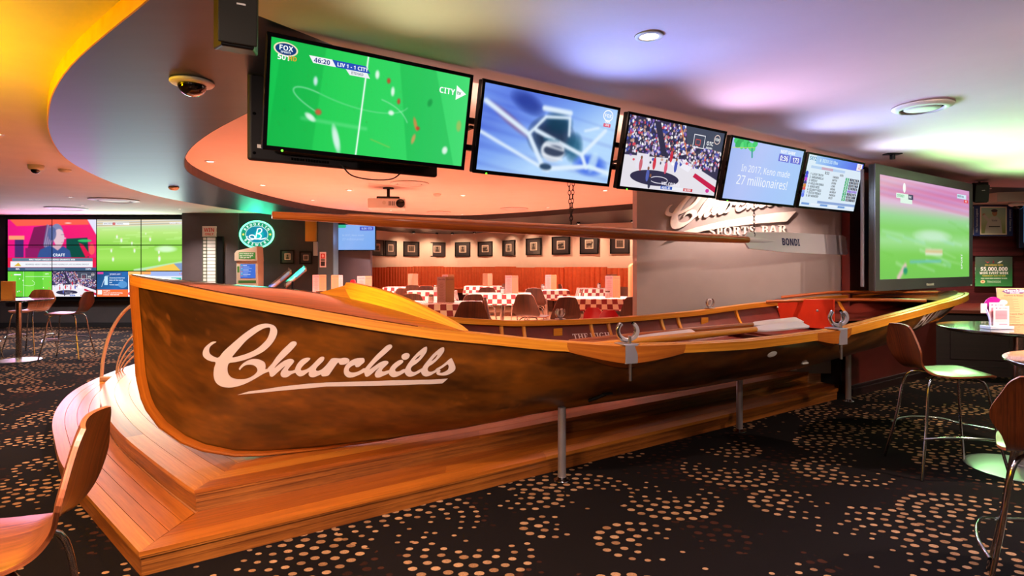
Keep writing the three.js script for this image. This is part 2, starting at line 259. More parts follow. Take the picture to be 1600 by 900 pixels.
// left treads follow the curve, front treads run straight with a mitre at the corner
lanes(platform, lowLeft, shift(upLeft, 0.0), 0.108, 0.133, 0, 4, [11, 26, 44], 0.005, 0);
const line = (c, w, end = frontEnd) => { const m = mitre(c, w), e = front(c, w, end), out = []; for (let i = 0; i <= 24; i++) out.push([m[0] + (e[0] - m[0]) * i / 24, m[1] + (e[1] - m[1]) * i / 24]); return out; };
for (const [w0, w1, j] of [[0, 0.128, 0], [0.131, 0.25, 1], [0.253, 0.40, 2]]) { let from = 0; for (const to of [[9, 17, 24], [6, 14, 24], [11, 20, 24]][j]) { part('plank', strip(line(lowC, w0).slice(from, to + 1), line(lowC, w1).slice(from, to + 1), 0.108, 0.133), M.plank[(j + to) % 3], platform); from = to; } }
for (let k = 0; k < 9; k++) {
  const w0 = k * 0.123, w1 = w0 + 0.12, a = shift(upLeft, w0), b = shift(upLeft, w1);
  let from = 0; for (const to of [8 + (k * 5) % 7, 22 + (k * 3) % 9, 40, 58]) { part('plank', strip(a.slice(from, to + 1), b.slice(from, to + 1), 0.243, 0.266), M.plank[(k + to) % 3], deckFloor); from = to; }
  from = 0; const e = 6.7 - k * 0.02; for (const to of [7 + (k * 5) % 6, 15 + (k * 3) % 5, 24]) { part('plank', strip(line(upC, w0, e).slice(from, to + 1), line(upC, w1, e).slice(from, to + 1), 0.243, 0.266), M.plank[(k * 2 + to) % 3], deckFloor); from = to; }
}
// riser boards with a small moulding under each nosing
for (const [c, y, end, owner] of [[lowC, 0, frontEnd, platform], [upC, 0.133, 6.7, deckFloor]]) {
  part('riser_board', strip(line(c, 0.014, end), line(c, 0.03, end), y, y + 0.052), M.riser, owner);
  part('riser_board', strip(line(c, 0.012, end), line(c, 0.03, end), y + 0.054, y + 0.094), M.riser, owner);
  part('moulding', strip(line(c, 0.004, end), line(c, 0.03, end), y + 0.095, y + 0.108), M.riser, owner);
}
for (const [c, y, owner] of [[lowLeft, 0, platform], [upLeft, 0.133, deckFloor]]) {
  part('riser_board', strip(shift(c, 0.012), shift(c, 0.03), y, y + 0.094), M.riser, owner);
  part('moulding', strip(shift(c, 0.004), shift(c, 0.03), y + 0.095, y + 0.108), M.riser, owner);
}
// ---------------------------------------------------------------- surf boat
// hull lines in metres: s along the boat from the bow, u out from the centreline, v height
const BL = 8.515;
const table = (t) => (s) => { if (s <= t[0][0]) return t[0][1]; for (let i = 1; i < t.length; i++) if (s <= t[i][0]) { const [a, p] = t[i - 1], [b, q] = t[i]; return p + (q - p) * (s - a) / (b - a); } return t[t.length - 1][1]; };
const gun = table([[0, 1.535], [.25, 1.488], [.52, 1.43], [.89, 1.357], [1.17, 1.3], [1.46, 1.243], [1.8, 1.183], [2.1, 1.146], [2.53, 1.088], [3.05, 1.038], [3.66, 1.022], [4.17, 1.018], [4.68, 1.034], [5.12, 1.053], [5.35, 1.065], [6.05, 1.132], [6.95, 1.203], [7.8, 1.245], [8.515, 1.275]]);
const keel = table([[0, 1.535], [.007, 1.357], [.021, 1.15], [.035, .89], [.045, .828], [.063, .735], [.091, .658], [.163, .538], [.284, .427], [.411, .356], [.604, .297], [.777, .28], [1.16, .275], [1.615, .29], [2.113, .335], [2.66, .405], [3.1, .44], [4, .49], [5.03, .555], [5.97, .645], [6.56, .70], [7.0, .765], [7.5, .86], [7.88, .905], [8.15, .945], [8.33, 1.03], [8.46, 1.14], [8.515, 1.275]]);
const beam = (s) => Math.pow(Math.max(0, Math.sin(Math.PI * Math.min(1, Math.max(0, s / BL)))), 0.6);
const sm = (x) => { x = Math.min(1, Math.max(0, x)); return x * x * (3 - 2 * x); };
function sect(s, t) {
  const b = beam(s), g = gun(s), k = keel(s), w = sm((s - 0.3) / 2.2) * sm((BL - s) / 2), a = t * Math.PI / 2;
  const eu = Math.pow(Math.sin(a), 0.85), ev = 1 - Math.pow(Math.max(0, Math.cos(a)), 1.15);
  return [b * (w * eu + (1 - w) * Math.pow(t, 0.8)), k + (g - k) * (w * ev + (1 - w) * t)];
}
const stations = [...[0, .004, .007, .014, .021, .028, .035, .045, .054, .063, .077, .091, .12, .163, .22, .284, .34, .411, .5, .604, .7, .777], ...Array.from({ length: 70 }, (_, i) => 0.87 + i * (8.1 - 0.87) / 69), 8.15, 8.2, 8.25, 8.29, 8.33, 8.37, 8.41, 8.44, 8.46, 8.48, 8.5, 8.515];
const NT = 26, tOf = (j) => 1 - Math.pow(1 - j / NT, 1.15);
// a sheet over both sides, `inset` metres inside the hull line
function hullSheet(side, inset, s0 = 0, s1 = BL, flip = false) {
  const S = stations.filter((s) => s >= s0 && s <= s1), pos = [], uv = [], idx = [];
  for (const s of S) { let girth = 0, last = null; for (let j = 0; j <= NT; j++) { const t = tOf(j); let [u, v] = sect(s, t); if (inset) { u = Math.max(0, u - inset * Math.min(1, t * 3)); v += inset * (1 - t); } if (last) girth += Math.hypot(u - last[0], v - last[1]); last = [u, v]; pos.push(s, v, side * u); uv.push(s, girth); } }
  const N = NT + 1;
  for (let i = 0; i < S.length - 1; i++) for (let j = 0; j < NT; j++) { const a = i * N + j, b = a + N; (side > 0) !== flip ? idx.push(a, b, b + 1, a, b + 1, a + 1) : idx.push(a, b + 1, b, a, a + 1, b + 1); }
  const g = new THREE.BufferGeometry(); g.setAttribute('position', new THREE.Float32BufferAttribute(pos, 3)); g.setAttribute('uv', new THREE.Float32BufferAttribute(uv, 2)); g.setIndex(idx); g.computeVertexNormals(); return g;
}
// point and outward normal on the near side
function onHull(s, t, lift = 0) {
  const e = 1e-3, f = (s, t) => { const [u, v] = sect(s, t); return new THREE.Vector3(s, v, u); };
  const p = f(s, t), n = f(s + e, t).sub(f(s - e, t)).cross(f(s, Math.min(1, t + e)).sub(f(s, t - e))).normalize(); if (n.z < 0) n.negate();
  return p.addScaledVector(n, lift);
}
// bar with a rectangular section following the sheer on one side
function sheerBar(side, u0, u1, v0, v1, s0, s1, n = 90) {
  const pos = [], uv = [], idx = []; let run = 0, last = null;
  for (let i = 0; i <= n; i++) {
    const s = s0 + (s1 - s0) * i / n, e = 0.01, b = beam(s), g = gun(s), db = (beam(s + e) - beam(Math.max(0, s - e))) / (2 * e), l = Math.hypot(1, db), nx = -db / l, nz = 1 / l;
    const kk = Math.min(1, 0.25 + s / 0.14), P = (d0, dv) => { const du = d0 * kk, z = Math.max(0.004, b + du * nz); return [s + du * nx, g + dv, side * z]; };
    const q = [P(u0, v0), P(u1, v0), P(u1, v1), P(u0, v1)]; if (last) run += Math.hypot(q[1][0] - last[0], q[1][2] - last[2]); last = q[1];
    for (const [k, a] of [[0, 1], [1, 2], [2, 3], [3, 0]].entries()) { pos.push(...q[a[0]], ...q[a[1]]); const w = k % 2 ? Math.abs(v1 - v0) : Math.abs(u1 - u0); uv.push(run, k * 0.11, run, k * 0.11 + w); }
  }
  for (let i = 0; i < n; i++) for (let k = 0; k < 4; k++) { const a = i * 8 + k * 2, b = a + 8; side > 0 ? idx.push(a, b, b + 1, a, b + 1, a + 1) : idx.push(a, b + 1, b, a, a + 1, b + 1); }
  for (const i of [0, n]) { const a = i * 8; (i ? 1 : -1) * side > 0 ? idx.push(a, a + 2, a + 4, a, a + 4, a + 6) : idx.push(a, a + 4, a + 2, a, a + 6, a + 4); }
  const g = new THREE.BufferGeometry(); g.setAttribute('position', new THREE.Float32BufferAttribute(pos, 3)); g.setAttribute('uv', new THREE.Float32BufferAttribute(uv, 2)); g.setIndex(idx); const h = g.toNonIndexed(); h.computeVertexNormals(); return h;
}
const boat = thing('surf_boat', 'long varnished timber surf boat with white Churchills lettering resting on the steps', 'boat', [-2.45, 0, 3.70], R(22.8));
// dark varnished ply: figure runs diagonally across the sheets, joints between sheets, scuffs
M.hull = phys({
  map: dataTex(1024, 512, (x, y) => {
    const a = x * 4.2, b = y * 1.4, q = (a + b * 1.6) * 0.5, r = (b - a * 0.35);
    let t = 0.5 * fbm(((q * 0.5) % 1 + 1) % 1, ((r * 0.7) % 1 + 1) % 1, 5, 9, 201, 3) + 0.3 * fbm(x, y, 9, 5, 205, 4) + 0.2 * fbm(x, y, 60, 40, 209, 2);
    t = Math.min(1, Math.max(0, 0.5 + (t - 0.5) * 2.6)); let c = mix([132, 72, 15], [56, 28, 4], t);
    const sc = fbm(x, y, 90, 24, 220, 2) * fbm(x, y, 4, 4, 224, 2); if (sc > 0.52) c = mix(c, [140, 80, 26], Math.min(0.6, (sc - 0.52) * 4)); return c;
  }, true, [4.2, 1.4]), roughness: 0.34, clearcoat: 0.6, clearcoatRoughness: 0.12
});
part('hull_side', hullSheet(1, 0), M.hull, boat); part('hull_side', hullSheet(-1, 0), M.hull, boat);
M.inside = std({ map: mottle([112, 34, 22], [88, 24, 16], 33, 10, [0.9, 0.9]), roughness: 0.5 });
part('hull_lining', hullSheet(1, 0.02, 1.2, 8.2, true), M.inside, boat); part('hull_lining', hullSheet(-1, 0.02, 1.2, 8.2, true), M.inside, boat);
// floorboards
{ const pos = [], idx = []; const S = Array.from({ length: 40 }, (_, i) => 1.4 + i * 6.5 / 39); for (const s of S) { const v = keel(s) + 0.18; let t = 0; while (t < 1 && sect(s, t)[1] < v) t += 0.01; const u = Math.max(0.02, sect(s, t)[0] - 0.03); pos.push(s, v, -u, s, v, u); } for (let i = 0; i < 39; i++) { const a = i * 2; idx.push(a, a + 1, a + 2, a + 1, a + 3, a + 2); } const g = new THREE.BufferGeometry(); g.setAttribute('position', new THREE.Float32BufferAttribute(pos, 3)); g.setIndex(idx); g.computeVertexNormals(); part('sole', muv(g), M.inside, boat); }
// gunwales: an outer and an inner rail with a slot between, on both sides
for (const side of [1, -1]) {
  part('rub_rail', sheerBar(side, -0.004, 0.032, -0.062, 0.0, 0.012, 8.43), M.rail, boat);
  part('inner_rail', sheerBar(side, -0.075, -0.016, -0.05, 0.002, 1.7, 8.3), M.rail, boat);
}
// stem and keel timber: a band that laps over the planking on both sides
{ const pts = stations.filter((s) => s < 7.9).map((s) => [s, keel(s)]), K = 5, pos = [], uv = [], idx = []; let run = 0;
  const wide = (s, v) => { if (s <= 0 || keel(s) > v) return 0; let t0 = 0, t1 = 1; for (let k = 0; k < 24; k++) { const m = (t0 + t1) / 2; sect(s, m)[1] < v ? t0 = m : t1 = m; } return sect(s, t0)[0]; };
  pts.forEach((p, i) => { const a = pts[Math.max(0, i - 1)], b = pts[Math.min(pts.length - 1, i + 1)], l = Math.hypot(b[0] - a[0], b[1] - a[1]), n = [-(b[1] - a[1]) / l, (b[0] - a[0]) / l]; if (i) run += Math.hypot(p[0] - pts[i - 1][0], p[1] - pts[i - 1][1]);
    const d = 0.058 - 0.033 * sm(p[0] / 1.2), o = 0.008, w = 0.01 + 0.012 * sm(p[0] / 0.9);
    for (const side of [1, -1]) for (let k = 0; k < K; k++) { const f = -o + (d + o) * k / (K - 1), s = p[0] + n[0] * f, v = Math.min(p[1] + n[1] * f, gun(Math.max(0, s)) - 0.004); pos.push(s, v, side * Math.max(w, wide(s, v) + 0.007)); uv.push(run, f + (side < 0 ? 0.12 : 0)); } });
  const N = 2 * K; for (let i = 0; i < pts.length - 1; i++) { for (let k = 0; k < K - 1; k++) { const a = i * N + k, b = a + N; idx.push(a, b, b + 1, a, b + 1, a + 1); const c = a + K, e = b + K; idx.push(c, e + 1, e, c, c + 1, e + 1); } const a = i * N, b = a + N; idx.push(a, a + K, b + K, a, b + K, b); }
  const g = new THREE.BufferGeometry(); g.setAttribute('position', new THREE.Float32BufferAttribute(pos, 3)); g.setAttribute('uv', new THREE.Float32BufferAttribute(uv, 2)); g.setIndex(idx); g.computeVertexNormals(); part('stem_post', g, M.stem, boat); }
{ const q = stations.filter((s) => s > 7.9).map((s) => new THREE.Vector3(s + 0.006, keel(s) - 0.004, 0)); part('stern_post', tube(q, 0.016, 30, 6), M.stem, boat); }
// crowned foredeck up to the splash coaming
const deckEnd = (f) => 1.34 + 0.66 * Math.pow(Math.abs(f), 1.15);
const deckTop = (s, f) => gun(s) + 0.004 + 0.088 * sm(s / 1.2) * (1 - f * f);
{ const pos = [], uv = [], idx = [], n = 40, m = 24; for (let i = 0; i <= n; i++) for (let j = 0; j <= m; j++) { const f = -1 + 2 * j / m, s = 0.015 + (deckEnd(f) - 0.015) * i / n, u = f * Math.max(0.006, beam(s) - 0.012); pos.push(s, deckTop(s, f), u); uv.push(s, u); } const N = m + 1; for (let i = 0; i < n; i++) for (let j = 0; j < m; j++) { const a = i * N + j, b = a + N; idx.push(a, a + 1, b + 1, a, b + 1, b); } const g = new THREE.BufferGeometry(); g.setAttribute('position', new THREE.Float32BufferAttribute(pos, 3)); g.setAttribute('uv', new THREE.Float32BufferAttribute(uv, 2)); g.setIndex(idx); g.computeVertexNormals(); part('foredeck', g, M.deck, boat); }
for (const side of [1, -1]) {   // each arm of the coaming: tall at the apex, dying into the rail
  const pos = [], uv = [], idx = [], n = 26;
  for (let i = 0; i <= n; i++) { const f = i / n, s = deckEnd(f) - 0.02, z = side * f * (beam(s) - 0.03), y = deckTop(s, f) - 0.03, h = 0.03 + 0.105 * Math.pow(1 - f, 0.6) + 0.03 * Math.sin(f * Math.PI), back = 0.03, lean = 0.05 * (1 - f); const P = [[s - lean, y, z], [s + 0.02, y + h, z], [s + 0.02 + back, y + h, z], [s + back, y, z]]; for (const [k, a] of [[0, 1], [1, 2], [2, 3], [3, 0]].entries()) { pos.push(...P[a[0]], ...P[a[1]]); uv.push(f, k * 0.1, f, k * 0.1 + 0.09); } }
  for (let i = 0; i < n; i++) for (let k = 0; k < 4; k++) { const a = i * 8 + k * 2, b = a + 8; side > 0 ? idx.push(a, b, b + 1, a, b + 1, a + 1) : idx.push(a, b + 1, b, a, a + 1, b + 1); }
  const g = new THREE.BufferGeometry(); g.setAttribute('position', new THREE.Float32BufferAttribute(pos, 3)); g.setAttribute('uv', new THREE.Float32BufferAttribute(uv, 2)); g.setIndex(idx); const h = g.toNonIndexed(); h.computeVertexNormals(); part('splash_coaming', h, M.rail, boat);
}
{ const y = deckTop(1.4, 0) - 0.035, A = [1.13, deckTop(1.13, 0) - 0.01, 0], B = [1.37, y + 0.145, 0], C = [1.5, y - 0.02, 0.17], D = [1.5, y - 0.02, -0.17]; const g = new THREE.BufferGeometry(); g.setAttribute('position', new THREE.Float32BufferAttribute([...A, ...C, ...B, ...A, ...B, ...D, ...B, ...C, ...D], 3)); g.computeVertexNormals(); part('coaming_peak', muv(g), M.rail, boat); }
// ribs: pairs of bent frames from rail to sole
for (const s of [2.25, 2.9, 3.15, 3.95, 4.17, 4.85, 5.07, 5.85, 6.85, 7.2]) for (const side of [1, -1]) {
  const a = [], b = []; for (let t = 0.98; t > 0.25; t -= 0.06) { const [u, v] = sect(s, t); if (v < keel(s) + 0.16) break; a.push([u - 0.022, v - 0.01]); b.push([u - 0.05, v - 0.005]); }
  const S = shapeOf([...a, ...b.reverse()].map(([u, v]) => [-side * u, v])); part('rib', muv(new THREE.ExtrudeGeometry(S, { depth: 0.028, bevelEnabled: false }).rotateY(Math.PI / 2).translate(s, 0, 0), 'y'), M.rail, boat);
}
// thwarts
for (const s of [2.75, 3.75, 4.75, 5.7]) { const v = gun(s) - 0.24; let t = 1; while (sect(s, t)[1] > v) t -= 0.01; const u = sect(s, t)[0] - 0.03; part('thwart', muv(rbox(0.2, 0.025, 2 * u, s, v, 0, 0.006), 'z'), M.inside, boat); }
// red panel standing across the far half of the boat, with two bolts
const redPaint = std({ map: mottle([206, 52, 26], [190, 44, 22], 35, 6, [0.6, 0.6]), roughness: 0.42 });
const redPanel = part('red_panel', muv(new THREE.ExtrudeGeometry(shapeOf([[beam(6.4) - 0.03, 1.178], [0, 1.222], [0, 0.9], [beam(6.4) - 0.14, 0.88]]), { depth: 0.018, bevelEnabled: false }).rotateY(Math.PI / 2).translate(6.4, 0, 0), 'z'), redPaint, boat);
for (const z of [-0.18, -0.72]) part('bolt', new THREE.SphereGeometry(0.014, 10, 8).translate(6.378, 1.09, z), M.steel, redPanel);
part('stern_seat', muv(slab([[6.42, 0.02], [7.6, 0.02], [7.6, 0.4], [6.42, 0.74]], 0.98, 1.0).rotateX(0), 'x'), M.inside, boat);
part('quarter_deck', (() => { const pos = [], idx = []; for (let i = 0; i <= 20; i++) { const s = 7.35 + i * (8.48 - 7.35) / 20, b = Math.max(0.004, beam(s) - 0.01); pos.push(s, gun(s) - 0.012, -b, s, gun(s) + 0.012, 0, s, gun(s) - 0.012, b); } for (let i = 0; i < 20; i++) for (const k of [0, 1]) { const a = i * 3 + k, b = a + 3; idx.push(a, a + 1, b + 1, a, b + 1, b); } const g = new THREE.BufferGeometry(); g.setAttribute('position', new THREE.Float32BufferAttribute(pos, 3)); g.setIndex(idx); g.computeVertexNormals(); return muv(g); })(), M.deck, boat);
// rowlocks: plate, drop bracket, pin and open steel crutch
M.fitting = std({ color: 0xaaa6b0, metalness: 0.55, roughness: 0.4 });
function rowlock(s, side, big) {
  const g = new THREE.Group(); g.name = 'rowlock'; boat.add(g); const b = beam(s), y = gun(s), k = big ? 1 : 0.72; g.position.set(s, y, side * (b + 0.0));
  const out = side;
  part('bracket', merge([rbox(0.12 * k, 0.008, 0.13 * k, 0, 0.008, 0, 0.003), rbox(0.1 * k, 0.13 * k, 0.008, 0, -0.058 * k, out * 0.062 * k, 0.003), rbox(0.1 * k, 0.008, 0.03, 0, -0.12 * k, out * 0.05 * k, 0.003)]), M.fitting, g);
  const arc = []; for (let a = -228; a <= 48; a += 12) arc.push([Math.cos(R(a)) * 0.075 * k, 0.1 * k + Math.sin(R(a)) * 0.07 * k, 0]);
  const flat = new THREE.ExtrudeGeometry(shapeOf([...arc.map((p) => [p[0], p[1]]), ...arc.slice().reverse().map((p) => [p[0] * 0.78, 0.1 * k + (p[1] - 0.1 * k) * 0.78])]), { depth: 0.026 * k, bevelEnabled: true, bevelSize: 0.003, bevelThickness: 0.004, bevelSegments: 2 }).translate(0, 0, -0.013 * k).rotateY(out * R(-32)).translate(0, 0, out * 0.02 * k);
  part('crutch', flat, M.fitting, g); part('pin', cyl(0.011 * k, 0.011 * k, 0.24 * k, 0, -0.125 * k, out * 0.045 * k, 10), M.steel, g);
  part('crutch', tube(arc, 0.0125 * k, 30, 8), M.chrome, g); part('pin', cyl(0.011 * k, 0.011 * k, 0.26 * k, 0, -0.065 * k, out * 0.04 * k, 10), M.steel, g);
}
rowlock(3.13, 1, true); rowlock(5.2, 1, true); rowlock(3.62, -1, false); rowlock(5.55, -1, false);
// timber pads below the near rowlocks
for (const [s, half, drop] of [[3.13, 0.46, 0.1], [5.14, 0.22, 0.075]]) { const pos = [], uv = [], idx = [], n = 20; for (let i = 0; i <= n; i++) { const f = -1 + 2 * i / n, x = s + f * half, h = drop * (1 - Math.abs(f) ** 1.4) + 0.004, o = 0.034 + 0.03 * (1 - f * f), b = beam(x), y = gun(x) - 0.06; pos.push(x, y + 0.058, b + o, x, y - h * 0.6, b + o - 0.004, x, y - h, b - 0.01, x, y + 0.058, b - 0.01); for (let k = 0; k < 4; k++) uv.push(x, k * 0.05); } for (let i = 0; i < n; i++) for (let k = 0; k < 4; k++) { const a = i * 4 + k, c = i * 4 + (k + 1) % 4; idx.push(a, c, c + 4, a, c + 4, a + 4); } const g = new THREE.BufferGeometry(); g.setAttribute('position', new THREE.Float32BufferAttribute(pos, 3)); g.setAttribute('uv', new THREE.Float32BufferAttribute(uv, 2)); g.setIndex(idx); const h = g.toNonIndexed(); h.computeVertexNormals(); part('rowlock_pad', h, M.stem, boat); }
// small fittings
for (const s of [3.55, 5.42]) part('number_plate', rbox(0.1, 0.075, 0.006, s, gun(s) - 0.12, -(beam(s) - 0.075), 0.003), M.rail, boat);
part('oval_badge', (() => { const p = onHull(4.49, 0.79, 0.004), n = onHull(4.49, 0.79, 0.1).sub(p).normalize(); return new THREE.SphereGeometry(1, 20, 10).scale(0.05, 0.03, 0.003).applyQuaternion(new THREE.Quaternion().setFromUnitVectors(new THREE.Vector3(0, 0, 1), n)).translate(p.x, p.y, p.z); })(), M.white, boat);
part('hull_clip', (() => { const a = onHull(3.0, 0.45, 0.01), b = onHull(3.08, 0.54, 0.02); return merge([tube([a, b], 0.012, 2, 6), box(0.07, 0.012, 0.03, b.x + 0.02, b.y + 0.005, b.z)]); })(), M.black, boat);
for (const [s, t] of [[5.25, 0.3], [5.05, 0.56]]) part('hull_plate', (() => { const p = onHull(s, t, 0.004); return rbox(0.07, 0.014, 0.02, p.x, p.y, p.z, 0.004); })(), M.white, boat);

// lettering laid on the planking; outlines hold (along the boat, up the planking) in thousandths
const LETTERS = {"C":[515,714,494,710,467,688,444,660,433,630,436,608,457,594,484,590,506,591,497,553,493,516,497,484,512,462,539,452,574,455,614,468,659,488,704,516,749,550,789,581,822,603,807,612,799,609,801,627,795,648,772,659,745,660,720,654,696,642,671,623,651,599,643,583,648,577,658,590,680,610,705,619,730,620,747,610,752,593,742,574,719,552,689,533,654,523,620,520,595,525,581,539,576,558,577,583,586,605,622,619,666,637,711,660,750,684,790,713,824,747,851,785,867,823,868,845,856,864,834,872,805,872,771,862,732,839,683,799,634,752,589,705,554,665,521,622,494,624,475,635,471,652,476,673,491,692],"C_hole":[605,644,652,662,701,687,746,717,780,750,810,788,824,823,826,852,800,847,766,826,727,793,687,755,653,712,623,673],"h":[983,788,979,797,967,799,950,792,928,769,898,736,864,691,839,650,809,607,821,595,827,572,839,570,852,580,874,604,916,647,909,635,894,612,889,594,895,581,910,577,930,584,955,605,987,626,979,637,959,627,939,623,933,626,942,643,961,669,969,685,963,693,948,695,928,688,904,673,879,650,853,625,859,636,879,662,913,700,948,739,972,769],"u":[1065,717,1058,720,1035,715,1011,700,991,676,977,646,974,625,985,609,1002,600,1023,607,1059,637,1057,620,1066,609,1086,609,1113,623,1146,646,1175,680,1199,708,1197,740,1178,720,1159,693,1135,666,1110,652,1100,655,1104,669,1124,694,1145,720,1147,737,1137,740,1122,733,1098,707,1074,678,1049,654,1029,643,1012,638,1010,647,1029,675,1053,699],"r":[1189,736,1209,743,1244,746,1264,753,1284,754,1298,745,1296,735,1279,720,1261,712,1241,711,1233,721,1226,715,1207,685,1188,653,1176,636,1156,627,1138,625,1132,636,1152,672,1171,704],"c":[1388,760,1383,768,1365,767,1335,759,1305,741,1281,716,1268,687,1268,667,1277,651,1296,642,1321,646,1351,661,1395,691,1402,706,1389,711,1364,693,1340,680,1314,675,1299,681,1298,693,1312,710,1332,720,1338,711,1355,713,1372,729,1389,748],"h2":[1550,858,1544,866,1532,866,1514,856,1488,829,1455,793,1427,756,1403,723,1387,696,1394,677,1400,664,1413,664,1427,674,1451,700,1481,729,1471,715,1459,696,1456,681,1464,668,1482,668,1505,680,1546,707,1553,723,1527,715,1507,708,1497,711,1503,724,1522,746,1534,762,1531,769,1513,771,1483,758,1454,735,1421,708,1434,727,1462,761,1500,799,1529,829,1546,848],"i":[1620,787,1604,787,1584,776,1560,753,1544,727,1540,704,1548,690,1567,682,1587,686,1612,700,1641,723,1648,736,1629,737,1605,722,1584,718,1577,726,1587,742,1611,764,1623,778],"dot":[1659,823,1647,831,1627,827,1612,815,1611,801,1624,791,1642,794,1657,808],"l":[1760,881,1747,877,1723,857,1694,827,1666,790,1646,756,1636,723,1648,704,1667,696,1690,701,1715,716,1744,739,1750,757,1728,745,1698,727,1680,730,1673,742,1679,757,1704,777,1728,801,1751,833,1763,859],"l_hole":[1694,797,1706,813,1725,829,1716,812],"l2":[1867,887,1854,886,1829,868,1800,839,1772,801,1749,767,1738,733,1750,714,1769,707,1792,713,1819,730,1849,750,1862,771,1832,754,1802,739,1784,740,1777,752,1783,768,1805,785,1832,811,1858,843,1870,868],"l2_hole":[1796,801,1810,822,1831,843,1820,820],"s":[1920,827,1908,821,1886,800,1861,778,1827,755,1825,746,1838,748,1868,766,1900,788,1907,776,1904,758,1887,745,1866,736,1853,739,1860,748,1851,752,1839,744,1834,732,1841,724,1868,720,1900,724,1930,739,1949,758,1951,774,1942,793,1929,815],"swoosh":[630,421,698,455,900,520,1052,563,1165,591,1369,628,1574,664,1912,704,1880,671,1733,656,1525,625,1166,566,1053,534,900,494,743,453]};
const ring = (a, n = 4) => { const p = []; for (let i = 0; i < a.length; i += 2) p.push(new THREE.Vector3(a[i] / 1000, a[i + 1] / 1000, 0)); const c = new THREE.CatmullRomCurve3(p, true, 'centripetal'); return c.getPoints(p.length * n).slice(0, -1).map((v) => [v.x, v.y]); };
const sharp = (a) => { const p = []; for (let i = 0; i < a.length; i += 2) p.push([a[i] / 1000, a[i + 1] / 1000]); return p; };
const scriptShape = (k) => { const s = shapeOf(k === 'swoosh' ? sharp(LETTERS[k]) : ring(LETTERS[k])); const h = LETTERS[k + '_hole']; if (h) s.holes.push(new THREE.Path(ring(h).map((p) => new THREE.Vector2(...p)))); return s; };
M.letter = std({ color: 0xd9c4c2, roughness: 0.5 });
const tess = new TessellateModifier(0.035, 7);
const onPlanking = (shape, name, f) => { let g = tess.modify(new THREE.ShapeGeometry(shape, 6).toNonIndexed()); const p = g.attributes.position; for (let i = 0; i < p.count; i++) { const [s, t] = f(p.getX(i), p.getY(i)); const q = onHull(s, t, 0.003); p.setXYZ(i, q.x, q.y, q.z); } g.computeVertexNormals(); return part(name, g, M.letter, boat); };
for (const k of Object.keys(LETTERS).filter((k) => !k.endsWith('_hole'))) onPlanking(scriptShape(k), k === 'swoosh' ? 'underline' : 'letter', (s, t) => [s, t]);
const fontBold = await new FontLoader().loadAsync('fonts/droid/droid_sans_bold.typeface.json');
const fontSerif = await new FontLoader().loadAsync('fonts/droid/droid_serif_bold.typeface.json');
{ const sh = fontBold.generateShapes('BONDI', 1); const bb = new THREE.Box2(); sh.forEach((s) => s.getPoints().forEach((p) => bb.expandByPoint(p)));
  for (const s of sh) onPlanking(s, 'letter', (x, y) => { const fx = (x - bb.min.x) / (bb.max.x - bb.min.x), fy = (y - bb.min.y) / (bb.max.y - bb.min.y); return [6.62 + fx * 1.05 + fy * 0.14, 0.66 - fx * 0.14 + fy * (0.27 + 0.07 * fx)]; }); }
{ const sh = [...fontSerif.generateShapes('THE HIGH', 0.055), ...fontSerif.generateShapes('CHURCH', 0.075).map((s) => { const m = s.clone(); return m; })]; let n = 0; const first = fontSerif.generateShapes('THE HIGH', 0.055).length;
  sh.forEach((s, i) => { const g = new THREE.ShapeGeometry(s, 4); const p = g.attributes.position; for (let k = 0; k < p.count; k++) { const x = p.getX(k), y = p.getY(k) - (i < first ? 0 : 0.085); const ss = 3.72 + x * 1.15, v = gun(ss) - 0.2 + y; let t = 1; while (t > 0.1 && sect(ss, t)[1] > v) t -= 0.005; p.setXYZ(k, ss, v, -(sect(ss, t)[0] - 0.03)); } g.computeVertexNormals(); part('letter', g, M.letter, boat); }); }

// three steel stands under the hull, on the carpet
M.post = std({ color: 0xb4acb2, metalness: 0.8, roughness: 0.36 });
for (const [x, Z, h, l] of [[0.37, 4.27, 0.55, 'steel post under the boat nearest the bow'], [2.18, 5.52, 0.548, 'steel post under the middle of the boat, between two others'], [3.93, 6.73, 0.83, 'steel post under the boat nearest the stern and red wall']]) {
  const t = thing('boat_post', l, 'post', [x, 0, Z], 0, 'posts under the boat');
  part('foot_plate', lathe([[0, 0], [0.062, 0], [0.06, 0.008], [0.038, 0.014], [0.036, 0.028], [0, 0.028]]), M.chrome, t); part('pole', cyl(0.03, 0.03, h - 0.02, 0, h / 2, 0), M.post, t);
}

